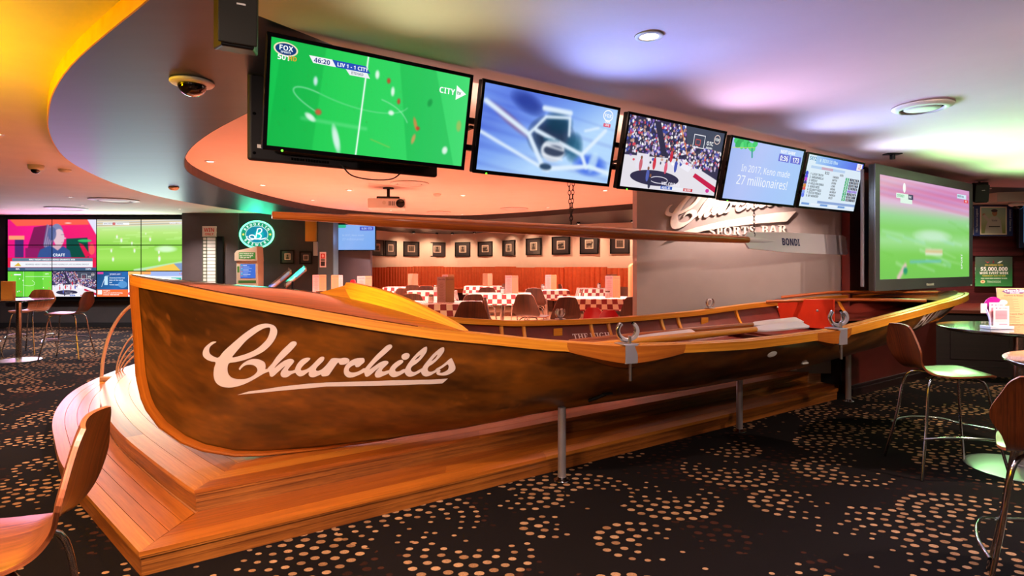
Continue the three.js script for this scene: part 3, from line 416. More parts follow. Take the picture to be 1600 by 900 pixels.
// ---------------------------------------------------------------- oars
// blade along +x from 0, 0.95 long
function bladeGeo(len, w, th = 0.012) { const s = shapeOf([[0, -0.022], [0.06, -w * 0.35], [len * 0.35, -w * 0.46], [len * 0.97, -w * 0.5], [len, -w * 0.42], [len, w * 0.42], [len * 0.97, w * 0.5], [len * 0.35, w * 0.46], [0.06, w * 0.35], [0, 0.022]]); return new THREE.ExtrudeGeometry(s, { depth: th, bevelEnabled: true, bevelThickness: 0.004, bevelSize: 0.004, bevelSegments: 2 }).translate(0, 0, -th / 2); }
M.blade = phys({ color: 0xe8e2ea, roughness: 0.3, clearcoat: 0.5, clearcoatRoughness: 0.1 });
{ // long sweep oar hung below the televisions
  const a = P3(-1.385, 1.884, 3.325), b = P3(4.06, 1.834, 7.0), len = a.distanceTo(b), o = thing('sweep_oar', 'long varnished timber oar with white BONDI blade hanging on chains', 'oar', [a.x, a.y, 3.325]);
  o.quaternion.setFromUnitVectors(new THREE.Vector3(1, 0, 0), b.clone().sub(a).normalize());
  const rr = [[0, 0.0], [0.001, 0.022], [0.42, 0.026], [0.45, 0.034], [0.6, 0.037], [2.6, 0.05], [3.4, 0.048], [4.2, 0.04], [len - 2.0, 0.034]];
  part('shaft', muv(lathe(rr.map(([y, r]) => [r, y]), 20).rotateZ(-Math.PI / 2), 'x'), M.oar, o);
  const bl = part('blade', bladeGeo(2.05, 0.235).rotateX(R(-8)).translate(len - 2.05, -0.005, 0), M.blade, o);
  part('blade_spine', lathe([[0.034, -0.1], [0.026, 0.3], [0.003, 0.62]], 12).rotateZ(-Math.PI / 2).translate(len - 2.05, 0, 0), M.blade, bl);
  part('lettering', new TextGeometry('BONDI', { font: fontBold, size: 0.078, depth: 0.002, curveSegments: 4 }).translate(len - 1.4, -0.04, 0.0115).rotateX(R(-8)), std({ color: 0x23235e, roughness: 0.5 }), bl);
  const link = (p, q, name) => { const n = Math.round(p.distanceTo(q) / 0.034), l = []; for (let i = 0; i < n; i++) { const g = new THREE.TorusGeometry(0.015, 0.0036, 5, 10).scale(0.7, 1.35, 1).rotateY(i % 2 ? Math.PI / 2 : 0); const c = p.clone().lerp(q, (i + 0.5) / n); l.push(g.translate(c.x, c.y, c.z)); } return merge(l); };
  const at = (x) => a.clone().lerp(b, (x - a.x) / (b.x - a.x));
  const c1 = at(0.47), c2 = at(2.5);
  solo('chain', merge([link(c1.clone().add(new THREE.Vector3(-0.05, PINK - c1.y, 0)), c1.clone().add(new THREE.Vector3(0, 0.045, 0))), link(c1.clone().add(new THREE.Vector3(0.05, PINK - c1.y, 0)), c1.clone().add(new THREE.Vector3(0, 0.05, 0)))]), M.charcoal, 'dark double chain from pink ceiling holding the oar shaft', 'chain');
  solo('chain', link(c2.clone().setY(PINK), c2.clone().add(new THREE.Vector3(0, 0.04, 0))), M.charcoal, 'thin chain in front of the wall sign holding the oar near its blade', 'chain');
}
// oars stowed in the boat, in the boat's own directions
function stowed(label, s0, u0, v0, s1, u1, v1, blade0, mat) {
  const f = (s, u, v) => new THREE.Vector3(s, v, u).applyAxisAngle(new THREE.Vector3(0, 1, 0), R(22.8)).add(boat.position);
  const a = f(s0, u0, v0), b = f(s1, u1, v1), len = a.distanceTo(b), o = thing('rowing_oar', label, 'oar', [a.x, a.y, -a.z], 0, 'oars lying in the boat');
  o.quaternion.setFromUnitVectors(new THREE.Vector3(1, 0, 0), b.clone().sub(a).normalize());
  part('shaft', muv(lathe([[0, 0], [0.026, 0.001], [0.03, 0.5], [0.032, len * 0.5], [0.024, len - blade0]], 14).rotateZ(-Math.PI / 2), 'x'), mat, o);
  part('blade', bladeGeo(blade0, 0.12).rotateX(R(-72)).translate(len - blade0, 0, 0), M.blade, o);
}
stowed('yellow shafted oar with white blade lying along the near side of the boat', 2.6, 0.52, 0.955, 5.45, 0.44, 1.035, 0.62, M.rail);
stowed('oar with broad white blade lying along the middle of the boat', 1.95, 0.1, 0.86, 4.35, 0.22, 0.985, 0.62, M.oar);
stowed('pale oar with white blade lying towards the stern of the boat', 3.3, -0.2, 0.90, 5.9, 0.0, 1.02, 0.6, M.oar);
// two curved sweep bars resting over the stern
for (const [l, pts] of [['upper bent timber bar lying across the stern of the boat', [[6.55, -0.82, 1.2], [7.0, -0.5, 1.262], [7.5, -0.16, 1.275], [7.95, 0.12, 1.278]]], ['lower bent timber bar lying across the stern of the boat', [[6.2, -0.72, 1.16], [6.5, -0.25, 1.2], [6.8, 0.2, 1.222], [7.05, 0.55, 1.225]]]]) {
  const c = pts.map(([s, u, v]) => new THREE.Vector3(s, v, u).applyAxisAngle(new THREE.Vector3(0, 1, 0), R(22.8)).add(boat.position));
  solo('sweep_bar', muv(tube(c, 0.018, 30, 6), 'x'), M.oar, l, 'oar');
}
// ---------------------------------------------------------------- screens (what they show is printed light)
const T = (g, s, x, y, px, col, font = 'bold', fam = 'sans-serif', al = 'left') => { g.font = font + ' ' + px + 'px ' + fam; g.fillStyle = col; g.textAlign = al; g.textBaseline = 'middle'; g.fillText(s, x, y); };
const blob = (g, x, y, rx, ry, col, a = 1, rot = 0) => { g.save(); g.globalAlpha = a; g.fillStyle = col; g.beginPath(); g.ellipse(x, y, rx, ry, rot, 0, 7); g.fill(); g.restore(); };
const soft = (g, x, y, rx, ry, col, a = 0.8, rot = 0) => { for (let k = 5; k > 0; k--) blob(g, x, y, rx * (0.45 + k * 0.16), ry * (0.45 + k * 0.16), col, a / 4, rot); };
const streak = (g, x0, y0, x1, y1, w, col, a = 0.5) => { g.save(); g.lineCap = 'round'; g.strokeStyle = col; for (let k = 4; k > 0; k--) { g.globalAlpha = a / 3; g.lineWidth = w * k / 3; g.beginPath(); g.moveTo(x0, y0); g.lineTo(x1, y1); g.stroke(); } g.restore(); };
const poly = (g, pts, col) => { g.fillStyle = col; g.beginPath(); pts.forEach((p, i) => i ? g.lineTo(...p) : g.moveTo(...p)); g.fill(); };
const lin = (g, x0, y0, x1, y1, stops) => { const q = g.createLinearGradient(x0, y0, x1, y1); stops.forEach((c, i) => q.addColorStop(i / (stops.length - 1), c)); return q; };
function foxMark(g, x, y, s) { blob(g, x, y, s * 1.02, s * 0.62, '#f2e6c0'); blob(g, x, y, s * 0.88, s * 0.5, '#123a7a'); T(g, 'FOX', x, y - s * 0.1, s * 0.62, '#fff', 'bold', 'sans-serif', 'center'); T(g, 'SPORTS', x, y + s * 0.26, s * 0.24, '#fff', 'bold', 'sans-serif', 'center'); }
// moving pictures are soft: a box blur over the canvas, r pixels
const blur = (g, W, H, r, n = 2) => { const im = g.getImageData(0, 0, W, H), d = im.data, t = new Float32Array(W * H * 3); for (let p = 0; p < n; p++) { for (let c = 0; c < 3; c++) { for (let y = 0; y < H; y++) { let a = 0; for (let x = -r; x <= r; x++) a += d[(y * W + Math.min(W - 1, Math.max(0, x))) * 4 + c]; for (let x = 0; x < W; x++) { t[(y * W + x) * 3 + c] = a / (2 * r + 1); a += d[(y * W + Math.min(W - 1, x + r + 1)) * 4 + c] - d[(y * W + Math.max(0, x - r)) * 4 + c]; } } for (let x = 0; x < W; x++) { let a = 0; for (let y = -r; y <= r; y++) a += t[(Math.min(H - 1, Math.max(0, y)) * W + x) * 3 + c]; for (let y = 0; y < H; y++) { d[(y * W + x) * 4 + c] = a / (2 * r + 1); a += t[(Math.min(H - 1, y + r + 1) * W + x) * 3 + c] - t[(Math.max(0, y - r) * W + x) * 3 + c]; } } } } g.putImageData(im, 0, 0); };
const drawFootball = (g, W, H) => {
  g.fillStyle = lin(g, 0, 0, W, 0, ['#14c450', '#2bd35a', '#35d866', '#48de76']); g.fillRect(0, 0, W, H);
  for (const [x0, x1, x2, x3] of [[0.05, 0.24, 0.2, 0.0], [0.6, 0.8, 0.95, 0.68]]) { g.globalAlpha = 0.22; poly(g, [[x0 * W, 0], [x1 * W, 0], [x2 * W, H], [x3 * W, H]], '#008a34'); g.globalAlpha = 1; }
  g.strokeStyle = '#eafff0'; g.lineWidth = 7; g.beginPath(); g.moveTo(0.44 * W, 0); g.lineTo(0.425 * W, 0.5 * H); g.lineTo(0.41 * W, H); g.stroke();
  g.globalAlpha = 0.75; g.lineWidth = 4; g.beginPath(); g.moveTo(0.21 * W, 0.62 * H); g.bezierCurveTo(0.04 * W, 0.44 * H, 0.1 * W, 0.36 * H, 0.22 * W, 0.44 * H); g.stroke(); g.globalAlpha = 0.4; g.beginPath(); g.moveTo(0.22 * W, 0.44 * H); g.bezierCurveTo(0.42 * W, 0.58 * H, 0.62 * W, 0.56 * H, 0.66 * W, 0.44 * H); g.stroke(); g.globalAlpha = 0.6; g.beginPath(); g.moveTo(0.52 * W, 0.4 * H); g.quadraticCurveTo(0.63 * W, 0.45 * H, 0.665 * W, 0.6 * H); g.stroke(); g.globalAlpha = 1;
  for (const [x, y, rx, ry, c, r] of [[0.185, 0.68, 26, 13, '#fff', 0.6], [0.22, 0.62, 14, 14, '#e0503a', 0], [0.2, 0.33, 9, 20, '#e8f4ff', 0], [0.31, 0.86, 15, 62, '#f4fbff', -0.25], [0.49, 0.16, 10, 20, '#fff', 0], [0.55, 0.2, 9, 13, '#d23a2a', 0], [0.575, 0.3, 9, 22, '#fff', 0], [0.61, 0.39, 8, 14, '#d23a2a', 0], [0.575, 0.52, 14, 12, '#fff', 0], [0.71, 0.6, 9, 34, '#e08a4a', -0.3], [0.725, 0.64, 10, 10, '#d23a2a', 0], [0.705, 0.76, 9, 26, '#e0a060', 0.25], [0.89, 0.84, 15, 20, '#fff', 0.2], [0.96, 0.55, 14, 28, '#a8c060', 0], [0.78, 0.35, 12, 20, '#1d9a48', 0.3]]) soft(g, x * W, y * H, rx, ry, c, 1.3, r);
  streak(g, 0.48 * W, 0.82 * H, 0.58 * W, 0.88 * H, 6, '#c9c24a', 0.5); streak(g, 0.15 * W, 0.7 * H, 0.45 * W, 0.72 * H, 20, '#c8ffd8', 0.2);
  blur(g, W, H, 3);
  g.strokeStyle = '#eafff0'; g.lineWidth = 5; g.beginPath(); g.moveTo(0.44 * W, 0); g.lineTo(0.41 * W, H); g.stroke();
  foxMark(g, 0.065 * W, 0.09 * H, 52); T(g, '501', 0.03 * W, 0.165 * H, 34, '#fff'); T(g, 'HD', 0.075 * W, 0.165 * H, 28, '#e8a030');
  poly(g, [[0.165 * W, 0.1 * H], [0.27 * W, 0.1 * H], [0.29 * W, 0.165 * H], [0.185 * W, 0.165 * H]], '#f6f6fb'); poly(g, [[0.27 * W, 0.1 * H], [0.43 * W, 0.1 * H], [0.455 * W, 0.165 * H], [0.29 * W, 0.165 * H]], '#2b50b8'); poly(g, [[0.335 * W, 0.165 * H], [0.44 * W, 0.165 * H], [0.455 * W, 0.215 * H], [0.355 * W, 0.215 * H]], '#eef2f6'); T(g, '46:20', 0.188 * W, 0.134 * H, 30, '#2a3f80'); T(g, 'LIV 1 - 1 CITY', 0.293 * W, 0.134 * H, 25, '#fff'); T(g, 'ETIHAD', 0.362 * W, 0.19 * H, 17, '#8a90a0');
  T(g, 'CITY', 0.825 * W, 0.19 * H, 44, '#fff', 'bold', 'sans-serif', 'left'); poly(g, [[0.925 * W, 0.11 * H], [0.985 * W, 0.19 * H], [0.925 * W, 0.27 * H]], '#fff'); T(g, 'tv', 0.93 * W, 0.19 * H, 26, '#1f9f52');
};
const drawRacing = (g, W, H) => {
  g.fillStyle = lin(g, 0, 0, W * 0.3, H, ['#6f93ee', '#5a78e0', '#7ea6f4', '#b8dcff']); g.fillRect(0, 0, W, H);
  for (let k = 0; k < 16; k++) streak(g, -0.1 * W, (0.05 + k * 0.07) * H, 1.1 * W, (0.3 + k * 0.075) * H, 12 + (k * 13) % 24, k % 3 ? '#9fc2ff' : '#3350c8', 0.16);
  soft(g, 0.3 * W, 0.14 * H, 110, 50, '#1b2c86', 0.9, 0.3); soft(g, 0.2 * W, 0.38 * H, 160, 26, '#8a3a50', 0.6, 0.5); soft(g, 0.5 * W, 0.5 * H, 150, 110, '#12233a', 1.3); soft(g, 0.54 * W, 0.3 * H, 90, 60, '#0f3c52', 1.1); soft(g, 0.68 * W, 0.58 * H, 60, 80, '#0e4a6a', 1); soft(g, 0.83 * W, 0.78 * H, 120, 60, '#1a46e0', 1);
  const bar = (pts, w) => { for (let i = 0; i < pts.length - 1; i++) streak(g, pts[i][0] * W, pts[i][1] * H, pts[i + 1][0] * W, pts[i + 1][1] * H, w, '#dff0ff', 2.2); };
  bar([[0.02, 0.2], [0.33, 0.5], [0.47, 0.9], [0.82, 0.8], [1, 0.86]], 24); bar([[0.0, 0.55], [0.5, 0.92]], 16); bar([[0.33, 0.5], [0.44, 0.26], [0.62, 0.22], [0.63, 0.44]], 16); bar([[0.38, 0.44], [0.75, 0.66], [0.92, 0.3]], 22); bar([[0.75, 0.66], [0.8, 0.82]], 22); bar([[0.42, 0.16], [0.62, 0.16]], 26); bar([[0.75, 0.35], [0.86, 0.28]], 12);
  blob(g, 0.52 * W, 0.66 * H, 92, 70, '#cfd8e6'); blob(g, 0.53 * W, 0.66 * H, 80, 34, '#3a4660'); streak(g, 0.45 * W, 0.6 * H, 0.6 * W, 0.64 * H, 10, '#eef4fb', 1.6); streak(g, 0.45 * W, 0.72 * H, 0.6 * W, 0.76 * H, 10, '#eef4fb', 1.6); T(g, 'MOBILITY', 0.5 * W, 0.53 * H, 26, '#2a6a8a', 'bold', 'sans-serif', 'center'); blob(g, 0.48 * W, 0.87 * H, 46, 20, '#2f4a68');
  soft(g, 0.85 * W, 0.74 * H, 34, 60, '#d8f2ff', 1, 0.3);
  blur(g, W, H, 7);
  g.strokeStyle = '#fff'; g.lineWidth = 7; g.beginPath(); g.ellipse(0.925 * W, 0.1 * H, 40, 34, 0, 0, 7); g.stroke(); T(g, 'FOX', 0.925 * W, 0.1 * H, 32, '#fff', 'bold', 'sans-serif', 'center'); T(g, '506', 0.925 * W, 0.175 * H, 26, '#fff', 'bold', 'sans-serif', 'center'); g.fillStyle = '#e05a7a'; g.fillRect(0.895 * W, 0.205 * H, 62, 22); T(g, 'LIVE', 0.925 * W, 0.222 * H, 18, '#fff', 'bold', 'sans-serif', 'center');
};
const drawBasket = (g, W, H) => {
  g.fillStyle = '#3a3552'; g.fillRect(0, 0, W, H); poly(g, [[0, 0.55 * H], [0.6 * W, 0.5 * H], [W, 0.75 * H], [W, H], [0, H]], '#e6e2ea');
  for (let k = 0; k < 1100; k++) { const x = rnd(), y = rnd() * 0.62; if (x > 0.58 && y < 0.26) continue; if (y > 0.5 && x < 0.55 && rnd() < 0.8) continue; blob(g, x * W, y * H, 5 + rnd() * 9, 6 + rnd() * 8, ['#f4ecf8', '#d8c8ea', '#8a6ac0', '#e04a5a', '#c89a86', '#4050b0', '#fff', '#2a2a48'][(rnd() * 8) | 0], 0.9); }
  poly(g, [[0.56 * W, 0], [W, 0], [W, 0.3 * H], [0.6 * W, 0.26 * H]], '#444a5e'); streak(g, 0.5 * W, 0, 0.62 * W, 0.42 * H, 12, '#e08850', 1.2); poly(g, [[0.24 * W, 0.02 * H], [0.3 * W, 0.02 * H], [0.42 * W, 0.5 * H], [0.36 * W, 0.5 * H]], '#33304a');
  blur(g, Math.round(W), Math.round(H), 2, 1);
  g.strokeStyle = '#f2f2fa'; g.lineWidth = 6; g.strokeRect(0.665 * W, 0.1 * H, 0.12 * W, 0.19 * H); g.strokeStyle = '#d0504a'; g.strokeRect(0.69 * W, 0.17 * H, 0.05 * W, 0.08 * H); T(g, 'OTC', 0.81 * W, 0.2 * H, 42, '#fff'); T(g, 'DERMA', 0.81 * W, 0.27 * H, 22, '#fff');
  blob(g, 0.33 * W, 0.83 * H, 250, 56, '#34304c'); g.strokeStyle = '#efe9f6'; g.lineWidth = 5; g.beginPath(); g.ellipse(0.37 * W, 0.85 * H, 90, 24, 0, 0, 7); g.stroke(); T(g, 'NBL.COM.AU', 0.4 * W, 0.89 * H, 32, '#f4f0fa'); poly(g, [[0.74 * W, 0.68 * H], [W, 0.86 * H], [W, 0.95 * H], [0.72 * W, 0.74 * H]], '#c81e4a'); poly(g, [[0.6 * W, 0.56 * H], [0.7 * W, 0.6 * H], [0.66 * W, 0.68 * H], [0.56 * W, 0.62 * H]], '#f0eef8');
  g.fillStyle = '#e8e4f0'; g.fillRect(0.12 * W, 0.5 * H, 0.12 * W, 0.22 * H);
  for (const [x, y, c] of [[0.17, 0.66, '#c85a66'], [0.3, 0.62, '#d42a3a'], [0.42, 0.66, '#e0506a'], [0.52, 0.62, '#3a4ab0'], [0.46, 0.48, '#d42a3a'], [0.25, 0.8, '#5a6ac0'], [0.28, 0.9, '#303048']]) { blob(g, x * W, y * H, 16, 46, c, 0.9); blob(g, x * W, (y - 0.1) * H, 10, 13, '#8a5a44'); }
  g.fillStyle = '#2b56c0'; g.fillRect(0.4 * W, 0.93 * H, 0.12 * W, 0.045 * H); g.fillStyle = '#eef0f6'; g.fillRect(0.52 * W, 0.93 * H, 0.12 * W, 0.045 * H); g.fillStyle = '#d02a3a'; g.fillRect(0.64 * W, 0.93 * H, 0.1 * W, 0.045 * H); T(g, 'ADEL 43', 0.41 * W, 0.953 * H, 24, '#fff'); T(g, '34 PER', 0.65 * W, 0.953 * H, 24, '#fff'); blob(g, 0.91 * W, 0.93 * H, 22, 16, '#d03a9a');
  g.strokeStyle = '#f6dcd0'; g.lineWidth = 6; g.beginPath(); g.ellipse(0.925 * W, 0.12 * H, 34, 34, 0, 0, 7); g.stroke(); T(g, 'FOX', 0.925 * W, 0.12 * H, 28, '#fff', 'bold', 'sans-serif', 'center');
};
const drawKeno = (g, W, H, small) => {
  g.fillStyle = lin(g, 0, 0, W, H, ['#a3baf2', '#b7c6f8', '#abc8fa', '#a8ccf8']); g.fillRect(0, 0, W, H);
  for (let k = 0; k < 7; k++) blob(g, (0.06 + k * 0.04) * W, (0.04 + (k % 3) * 0.03) * H, 34, 26 + (k % 2) * 30, ['#3fcf66', '#2fb050', '#58dc7a'][k % 3], 0.9, k); streak(g, 0.27 * W, 0.12 * H, 0.29 * W, 0.26 * H, 16, '#2f9a8a', 1.5); streak(g, 0.02 * W, 0.16 * H, 0.3 * W, 0.1 * H, 5, '#e2e24a', 1);
  T(g, small ? 'KENO' : 'NEXT GAME', 0.66 * W, 0.075 * H, 40, '#fff'); for (const x of [0.65, 0.825]) { g.fillStyle = '#6a70d6'; g.fillRect(x * W, 0.12 * H, 0.155 * W, 0.13 * H); } T(g, '0:36', 0.728 * W, 0.19 * H, 62, '#fff', 'bold', 'sans-serif', 'center'); T(g, '173', 0.902 * W, 0.19 * H, 62, '#fff', 'bold', 'sans-serif', 'center');
  T(g, 'In 2017, Keno made', 0.52 * W, 0.46 * H, 78, '#f2f6ff', 'normal', 'sans-serif', 'center'); T(g, '27 millionaires!', 0.5 * W, 0.66 * H, 106, '#f6f9ff', 'normal', 'sans-serif', 'center');
};
const drawResults = (g, W, H) => {
  g.fillStyle = '#dcebf8'; g.fillRect(0, 0, W, H); g.fillStyle = lin(g, 0, 0, W, 0, ['#bfe0f4', '#6f9af0', '#5a68e8']); g.fillRect(0.14 * W, 0, 0.86 * W, 0.16 * H); T(g, 'SKY2', 0.03 * W, 0.07 * H, 50, '#2f8ab8'); T(g, 'R  RESULTS 10m', 0.2 * W, 0.08 * H, 44, '#d4ecfa'); g.fillStyle = '#fbf4f6'; g.fillRect(0.88 * W, 0.01 * H, 0.1 * W, 0.14 * H); T(g, '1 2', 0.93 * W, 0.05 * H, 36, '#c8445a', 'bold', 'sans-serif', 'center'); T(g, '1 5', 0.93 * W, 0.11 * H, 36, '#c8445a', 'bold', 'sans-serif', 'center');
  g.fillStyle = '#b6d0f0'; g.fillRect(0.08 * W, 0.2 * H, 0.6 * W, 0.05 * H); g.fillStyle = '#c8a8c0'; g.fillRect(0.26 * W, 0.2 * H, 0.2 * W, 0.05 * H); T(g, '8:33', 0.33 * W, 0.3 * H, 40, '#3a3a48'); T(g, 'WIN', 0.6 * W, 0.3 * H, 32, '#666');
  const names = ['LUCKY TRUTH', 'SARSAPARILLA', 'ORIOLE', 'GOLD ON EMMA', 'GENIE MISS', 'CELERITY MISS', 'DUTCH PRINCE', 'MY MEMORY'];
  names.forEach((n, i) => { const y = (0.36 + i * 0.06) * H; blob(g, 0.035 * W, y, 24, 22, ['#3a50d0', '#5a4ad8', '#c040d0', '#4a4090', '#d88a40', '#e05a50', '#8aa0f0', '#6a80f0'][i]); T(g, (i + 1) + '  ' + n, 0.09 * W, y, 30, '#333a48'); T(g, ['FARMER', 'SMYTH', 'DUNN', 'LOWE', 'SHINN', 'MURRAY', 'PARRISH', 'RILEY'][i], 0.48 * W, y, 28, '#444'); g.fillStyle = '#20a868'; g.fillRect(0.72 * W, y - 0.028 * H, 0.065 * W, 0.054 * H); T(g, String(12 + i * 7 % 30), 0.752 * W, y, 28, '#fff', 'bold', 'sans-serif', 'center'); for (let k = 0; k < 3; k++) { g.fillStyle = i === 4 ? '#7a4ad0' : '#2c3048'; g.fillRect((0.8 + k * 0.062) * W, y - 0.026 * H, 0.054 * W, 0.05 * H); T(g, String(3 + (i * 5 + k * 7) % 20), (0.827 + k * 0.062) * W, y, 26, '#fff', 'bold', 'sans-serif', 'center'); } });
  g.fillStyle = '#8fa8d8'; g.fillRect(0.3 * W, 0.86 * H, 0.7 * W, 0.05 * H); for (let k = 0; k < 6; k++) { g.fillStyle = k % 2 ? '#e8f0fb' : '#78a0dc'; g.fillRect((0.04 + k * 0.16) * W, 0.92 * H, 0.13 * W, 0.04 * H); }
};
const drawBig = (g, W, H) => {
  g.fillStyle = lin(g, 0, 0, 0, H, ['#e0a8d8', '#d880b8', '#e6c4e0', '#9fe09a', '#8cdc6e', '#a8e89a', '#86d860', '#7fd45a', '#7ccf5c']); g.fillRect(0, 0, W, H);
  for (let k = 0; k < 14; k++) streak(g, -40, (0.02 + k * 0.014) * H, W, (0.08 + k * 0.017) * H, 9, ['#d8588a', '#f0d0f0', '#b06ac0', '#e8a0c0'][k % 4], 0.7);
  for (let k = 0; k < 22; k++) { const x = rnd() * W, y = (0.34 + rnd() * 0.6) * H; streak(g, x, y, x + 120 + rnd() * 220, y + 20 + rnd() * 30, 8 + rnd() * 16, ['#c8fae0', '#e8ffe8', '#6fca4a', '#b8f0ff'][k % 4], 0.35); }
  soft(g, 0.55 * W, 0.55 * H, 260, 40, '#e8fff4', 0.8); g.globalAlpha = 0.8; g.fillStyle = '#f4e0c8'; g.fillRect(0.46 * W, 0.69 * H, 0.2 * W, 0.03 * H); g.fillStyle = '#f0a860'; g.fillRect(0.46 * W, 0.715 * H, 0.2 * W, 0.014 * H); g.fillStyle = '#fff'; g.fillRect(0.46 * W, 0.73 * H, 0.2 * W, 0.028 * H); g.globalAlpha = 1; streak(g, 0.3 * W, 0.83 * H, 0.64 * W, 0.82 * H, 18, '#6ac0f0', 0.8);
  streak(g, 0.18 * W, 0.99 * H, 0.25 * W, 0.87 * H, 34, '#f4c8cc', 1.6); blob(g, 0.25 * W, 0.92 * H, 30, 24, '#2e9a72'); blur(g, W, H, 9); g.fillStyle = '#e8fff0'; g.fillRect(0.16 * W, 0.15 * H, 0.12 * W, 0.05 * H); g.fillRect(0.2 * W, 0.2 * H, 0.12 * W, 0.045 * H); T(g, 'SYDNEY', 0.17 * W, 0.176 * H, 26, '#58b880'); g.fillStyle = '#2f2a58'; g.fillRect(0.28 * W, 0.15 * H, 0.05 * W, 0.05 * H); T(g, '0-0', 0.285 * W, 0.176 * H, 26, '#fff'); blob(g, 0.24 * W, 0.09 * H, 20, 34, '#fff');
  g.fillStyle = '#d8f2ff'; g.fillRect(0.84 * W, 0.055 * H, 0.12 * W, 0.05 * H); T(g, 'SPORT FOX', 0.845 * W, 0.08 * H, 22, '#304a6a'); g.fillStyle = '#f04a4a'; g.fillRect(0.93 * W, 0.11 * H, 0.055 * W, 0.035 * H); T(g, 'HD', 0.957 * W, 0.128 * H, 22, '#fff', 'bold', 'sans-serif', 'center');
  g.save(); g.translate(0.9 * W, 0.84 * H); g.rotate(-Math.PI / 2); T(g, 'SPORT', -50, 0, 40, '#f2fff2', 'bold', 'sans-serif'); g.restore();
};
// a flat television: body, bezel, lit panel; w x h in metres, screen facing +z, centre at the origin
function tv(name, label, w, h, tex, k, light, opt = {}) {
  const t = thing(name, label, opt.category ?? 'television', [0, 0, 0], 0, opt.group);
  part('housing', rbox(w, h, opt.deep ?? 0.045, 0, 0, -(opt.deep ?? 0.045) / 2 - 0.012, 0.008), opt.body ?? M.black, t);
  const b = opt.bezel ?? 0.016, fr = shapeOf([[-w / 2, -h / 2], [w / 2, -h / 2], [w / 2, h / 2], [-w / 2, h / 2]]); fr.holes.push(new THREE.Path([[-w / 2 + b, -h / 2 + b * 1.2], [-w / 2 + b, h / 2 - b], [w / 2 - b, h / 2 - b], [w / 2 - b, -h / 2 + b * 1.2]].map((p) => new THREE.Vector2(...p))));
  part('bezel', new THREE.ExtrudeGeometry(fr, { depth: 0.012, bevelEnabled: true, bevelSize: 0.002, bevelThickness: 0.002, bevelSegments: 1 }).translate(0, 0, -0.012), opt.frame ?? M.blackGloss, t);
  part('screen', new THREE.PlaneGeometry(w - 2 * b, h - 2.2 * b).translate(0, 0.1 * b, -0.006), glow(tex, k), t);
  if (opt.led) part('status_light', new THREE.SphereGeometry(0.006, 8, 6).translate(-w / 2 + 0.09, -h / 2 + 0.002, 0.004), std({ color: 0x60ff40, emissive: 0x60ff30, emissiveIntensity: 2 }), t);
  // a flat panel shines mostly straight ahead, so its light is a soft, wide spot in front of the picture
  for (const x of opt.lamps ?? [0]) { const l = new THREE.SpotLight(light[0], light[1] * w * h / (opt.lamps ?? [0]).length, 0, R(opt.cone ?? 68), 1, 2); l.position.set(x, -h * 0.1, 0.02); l.target.position.set(x, -h * 0.1, 1); l.castShadow = true; l.shadow.radius = 9; t.add(l, l.target); }
  return t;
}
const row = [
  ['flat television showing a green football match, largest of the hanging row, by the round speaker side', drawFootball, [-0.733, 2.445, 3.133], 0xb8c890, 34, 0.55],
  ['hanging television showing blue and white motor racing footage', drawRacing, [0.266, 2.434, 3.80], 0x8fb0ff, 34.6],
  ['hanging television showing a basketball game and crowd', drawBasket, [1.285, 2.431, 4.522], 0xd8c8ee, 34],
  ['hanging television showing white keno text on pale blue', drawKeno, [2.31, 2.425, 5.251], 0xb4ccff, 33.7],
  ['hanging television showing a racing results table, next to the big plasma', drawResults, [3.385, 2.442, 6.075], 0xcfe2ff, 33.7],
];
row[0][0] = 'hanging television showing a green football match, leftmost of the row';
const tvW = 1.14, tvH = tvW / 2.05;
row.forEach(([label, draw, [x, y, Z], col, yaw, k = 1], i) => {
  const t = tv('television', label, tvW, tvH, canvasTex(1024, 500, draw), 1.0, [col, GAIN.screen * k], { led: i < 4, group: 'televisions hanging in a row above the boat' });
  t.position.set(x, y, -Z); t.rotation.order = 'YXZ'; t.rotation.y = R(yaw); t.rotation.x = R(12);
});
// twin horizontal rails that carry the row, hung on short droppers; unseen strips behind light the pink ceiling
{ const t = thing('screen_rails', 'pair of black steel rails carrying the hanging televisions, with unseen strips placed to light the pink ceiling', 'bracket', [0, 0, 0]);
  const along = (a, y) => { const A = P3(-0.95, y, 3.13), B = P3(3.6, y, 6.32); const v = B.clone().sub(A); return [A, B, v]; };
  for (const y of [2.5, 2.33]) { const [A, B, v] = along(0, y), len = v.length(); const g = rbox(len, 0.035, 0.03, len / 2, 0, 0, 0.004).rotateY(R(35)).translate(A.x, A.y, A.z); part('rail', g, M.black, t); }
  for (let k = 0; k < 5; k++) { const [A, , v] = along(0, 2.56); const p = A.clone().addScaledVector(v, 0.1 + k * 0.2); const g = new THREE.Group(); g.name = 'unseen_strip_lamp'; g.position.set(p.x - 0.29, 2.48, p.z - 0.42); g.rotation.y = R(35); t.add(g); part('channel', merge([rbox(0.92, 0.02, 0.05, 0, -0.012, 0, 0.003), rbox(0.03, 0.02, 0.5, -0.3, -0.014, 0.25, 0.003), rbox(0.03, 0.02, 0.5, 0.3, -0.014, 0.25, 0.003)]), M.black, g); part('diffuser', new THREE.PlaneGeometry(0.9, 0.04).rotateX(-Math.PI / 2), std({ color: 0xffffff, emissive: 0xffd6c0, emissiveIntensity: 4 }), g); const l = new THREE.RectAreaLight(0xffd6c0, GAIN.unseenStrip, 0.9, 0.04); l.position.y = 0.006; l.rotation.x = Math.PI / 2; g.add(l); }
  for (const f of [0.02, 0.27, 0.52, 0.76, 0.97]) { const [A, , v] = along(0, 2.33); const p = A.clone().addScaledVector(v, f); part('dropper', rbox(0.03, 0.46, 0.03, p.x, 2.53, p.z - 0.035, 0.004), M.black, t); } }
